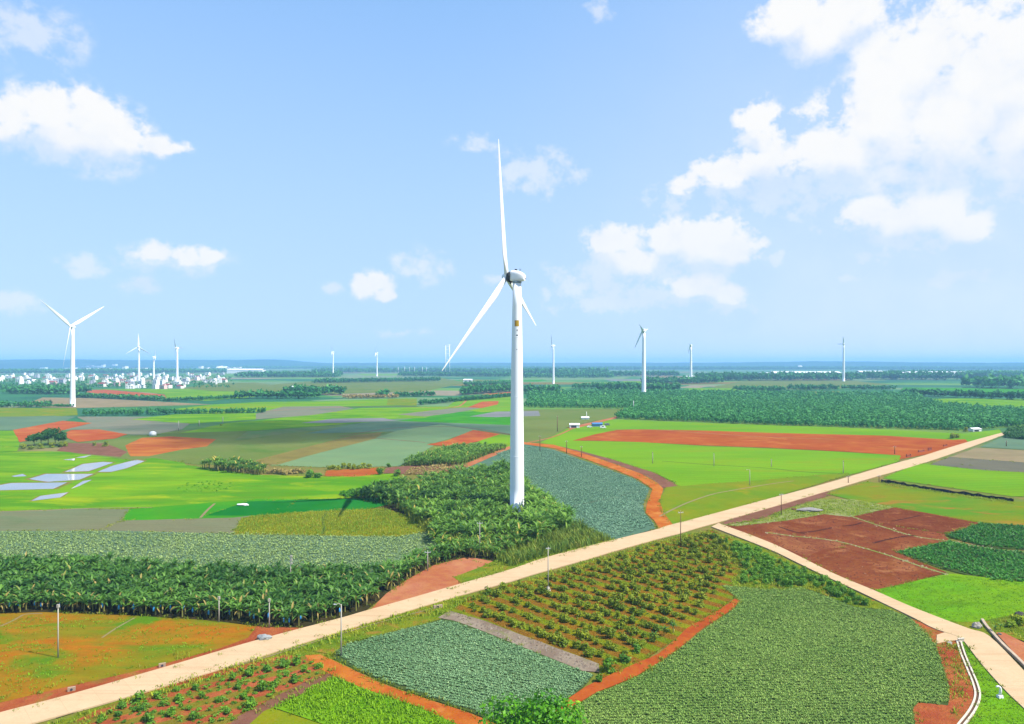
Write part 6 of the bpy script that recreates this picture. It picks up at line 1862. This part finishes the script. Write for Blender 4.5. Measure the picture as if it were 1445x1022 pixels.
HK = []
for i, (w_, d, h, fl, wl, rf, lb) in enumerate((
        (12, 11, 10, 3, 0, 'flat', 'white three storey flat roofed house in the distant town'),
        (16, 12, 7, 2, 0, 'flat', 'broad white two storey house in the distant town'),
        (11, 10, 14, 4, 0, 'flat', 'narrow tall white house in the distant town'),
        (14, 10, 6, 2, 1, 'red', 'cream house with a red gabled roof in the distant town'),
        (20, 12, 6.5, 2, 0, 'grey', 'long white house with a grey roof in the distant town'),
        (13, 11, 10, 3, 2, 'flat', 'bare grey concrete house in the distant town'),
        (15, 11, 9, 3, 3, 'flat', 'pink walled flat roofed house in the distant town'))):
    HK.append((house(w_, d, h, fl, HW[wl], rf), lb))
used = [False] * len(HK)
rt = random.Random(5)
spots = []
for k in range(900):
    px = rt.uniform(-8, 322); Yk = 1.0 / rt.uniform(1 / 3500.0, 1 / 1580.0)
    py = HY + F * H / Yk
    lim = 545 if px < 110 else (549 if px < 260 else 543)
    if py > lim: continue
    if px > 290 and rt.random() < 0.4: continue
    if 90 < px < 118 and py > 540: continue
    x, y = G(px, py)
    if any(abs(x - a) < 19 and abs(y - c) < 22 for a, c in spots): continue
    spots.append((x, y))
    if len(spots) >= 135: break
for x, y in spots:
    k = rt.choices(range(7), (6, 5, 3, 3, 4, 2, 1))[0]
    o, lb = HK[k]
    if used[k]: o = copy_tree(o)
    used[k] = True
    o.location = (x, y, -0.1); o.rotation_euler = (0, 0, rt.uniform(-0.5, 0.5)); s = rt.uniform(0.9, 1.3); o.scale = (s, s, s)
    tag(o, lb, 'house', 'houses of the town: ' + lb.split(' in the')[0])
# trees between the houses
tp = []
for k in range(650):
    px = rt.uniform(-8, 330); py = rt.uniform(529, 548 if px > 110 else 552)
    x, y = G(px, py)
    if any(abs(x - a) < 9 and abs(y - c) < 11 for a, c in spots): continue
    tp.append((x, y))
stuff(scatter('treeline', [ftree(450 + i, 46, 4.2, 8.0, 1.5) for i in range(4)], np.array(tp), L['belt'], 0.7, 1.3), 'dark green trees between the houses of the town', 'town trees')
P2 = np.array([G(rt.uniform(-8, 110), rt.uniform(546, 556)) for _ in range(160)])
stuff(scatter('treeline', [ftree(460 + i, 46, 4.2, 9.0, 1.5) for i in range(4)], P2, L['belt'], 0.8, 1.4), 'dark trees below the left end of the town', 'town trees')


# ------------------------------------------------------------------ long white halls and greenhouses far off
def hall(px, py, wpx, d, h, label, roof=None):
    x, y = G(px, py)
    w_ = wpx / F * y
    t = tag(empty('hall', (x, y, -0.1)), label, 'hall')
    MB().box((0, d / 2, h / 2), (w_, d, h)).build('wall', SW, t)
    g = gable(w_, d, h, h * 0.35, 1.0).build('roof', roof or SW, t); g.location = (0, d / 2, 0)
    return t


for a in (
        (1140, 532.5, 95, 60, 18, 'long white greenhouse hall behind the grey bladed turbine'),
        (1096, 532, 42, 50, 14, 'pale hall left of the long white greenhouse'),
        (1232, 531, 34, 60, 18, 'bright white hall left end of the row below the ridge'),
        (1275, 530, 46, 60, 12, 'white hall in the middle of the row below the ridge'),
        (1330, 530, 92, 60, 14, 'longest white hall at the right of the row below the ridge'),
        (990, 536, 46, 40, 10, 'white hall beside the turbine with the dark nacelle'),
        (345, 527, 50, 60, 20, 'long white hall right of the town'),
        (312, 524, 14, 60, 26, 'short white hall left of the long one beyond the town'),
        (415, 551, 9, 16, 7, 'small white hall on the green meadow with trees behind'),
        (1130, 521, 5, 60, 26, 'small white block above the long greenhouse'),
        (660, 540, 12, 24, 8, 'pale hall left of the tower far off')):
    hall(*a)
FB = []
for px, py, w_, h in ((16, 523.5, 7, 14), (62, 520.4, 7, 16), (100, 522, 14, 22), (120, 520, 9, 26), (127, 520, 8, 34), (133, 520, 10, 28), (141, 520, 7, 32), (146, 520, 3, 44), (162, 519.8, 5, 50), (121, 524, 8, 24), (137, 523.6, 7, 22), (150, 524, 12, 22), (177, 523.5, 4, 36), (192, 523, 10, 22), (203, 523, 8, 22), (284, 522, 4, 34), (292, 522, 6, 22), (310, 522, 6, 38), (325, 522, 12, 24), (337, 522, 6, 26), (1080, 521.5, 5, 26), (1395, 521, 4, 22), (1420, 521, 5, 22), (790, 521, 4, 20)):
    x, y = G(px, py)
    w2 = w_ / F * y
    t = tag(empty('building', (x, y, -0.1)), 'tiny white building on the plain beyond the town and woods', 'building', 'tiny far buildings below the ridge')
    MB().box((0, 0, h / 2), (w2, 50, h)).build('wall', SW, t)
    MB().box((0, 0, h + 1), (w2 * 1.04, 54, 2)).build('roof', SG, t)

# H-frame mast far off behind the large blade's tip
Yp = 3600.0
x = (631.5 - CX) / F * Yp
t = tag(empty('pylon', (x, Yp, 0)), 'white twin legged pylon on the horizon behind the tip of the large blade', 'pylon')
hp = H + (HY - 487) / F * Yp
for sx_ in (-1, 1):
    MB().tube([(sx_ * 10.5, 0, 0), (sx_ * 9.5, 0, hp)], [2.6, 2.0], 8).build('leg', SW, t)
for fz in (0.52, 0.70, 0.84, 0.95):
    MB().tube([(-10, 0, hp * fz), (10, 0, hp * fz)], 1.3, 6).build('crossbar', SW, t)
MB().tube([(-17, 0, hp * 0.99), (17, 0, hp * 1.0)], [1.4, 1.4], 6).build('top_arm', SW, t)
# small far posts
for px in (562, 571, 578, 585, 596, 602):
    Yq = 4200.0; hq = H + (HY - 518) / F * Yq
    o = MB().tube([(0, 0, 0), (0, 0, hq)], [1.3, 0.9], 6).build('mast', SW)
    o.location = ((px - CX) / F * Yq, Yq, 0)
    tag(o, 'thin pale mast in the far row left of the twin legged pylon', 'mast', 'masts far off left of the pylon')
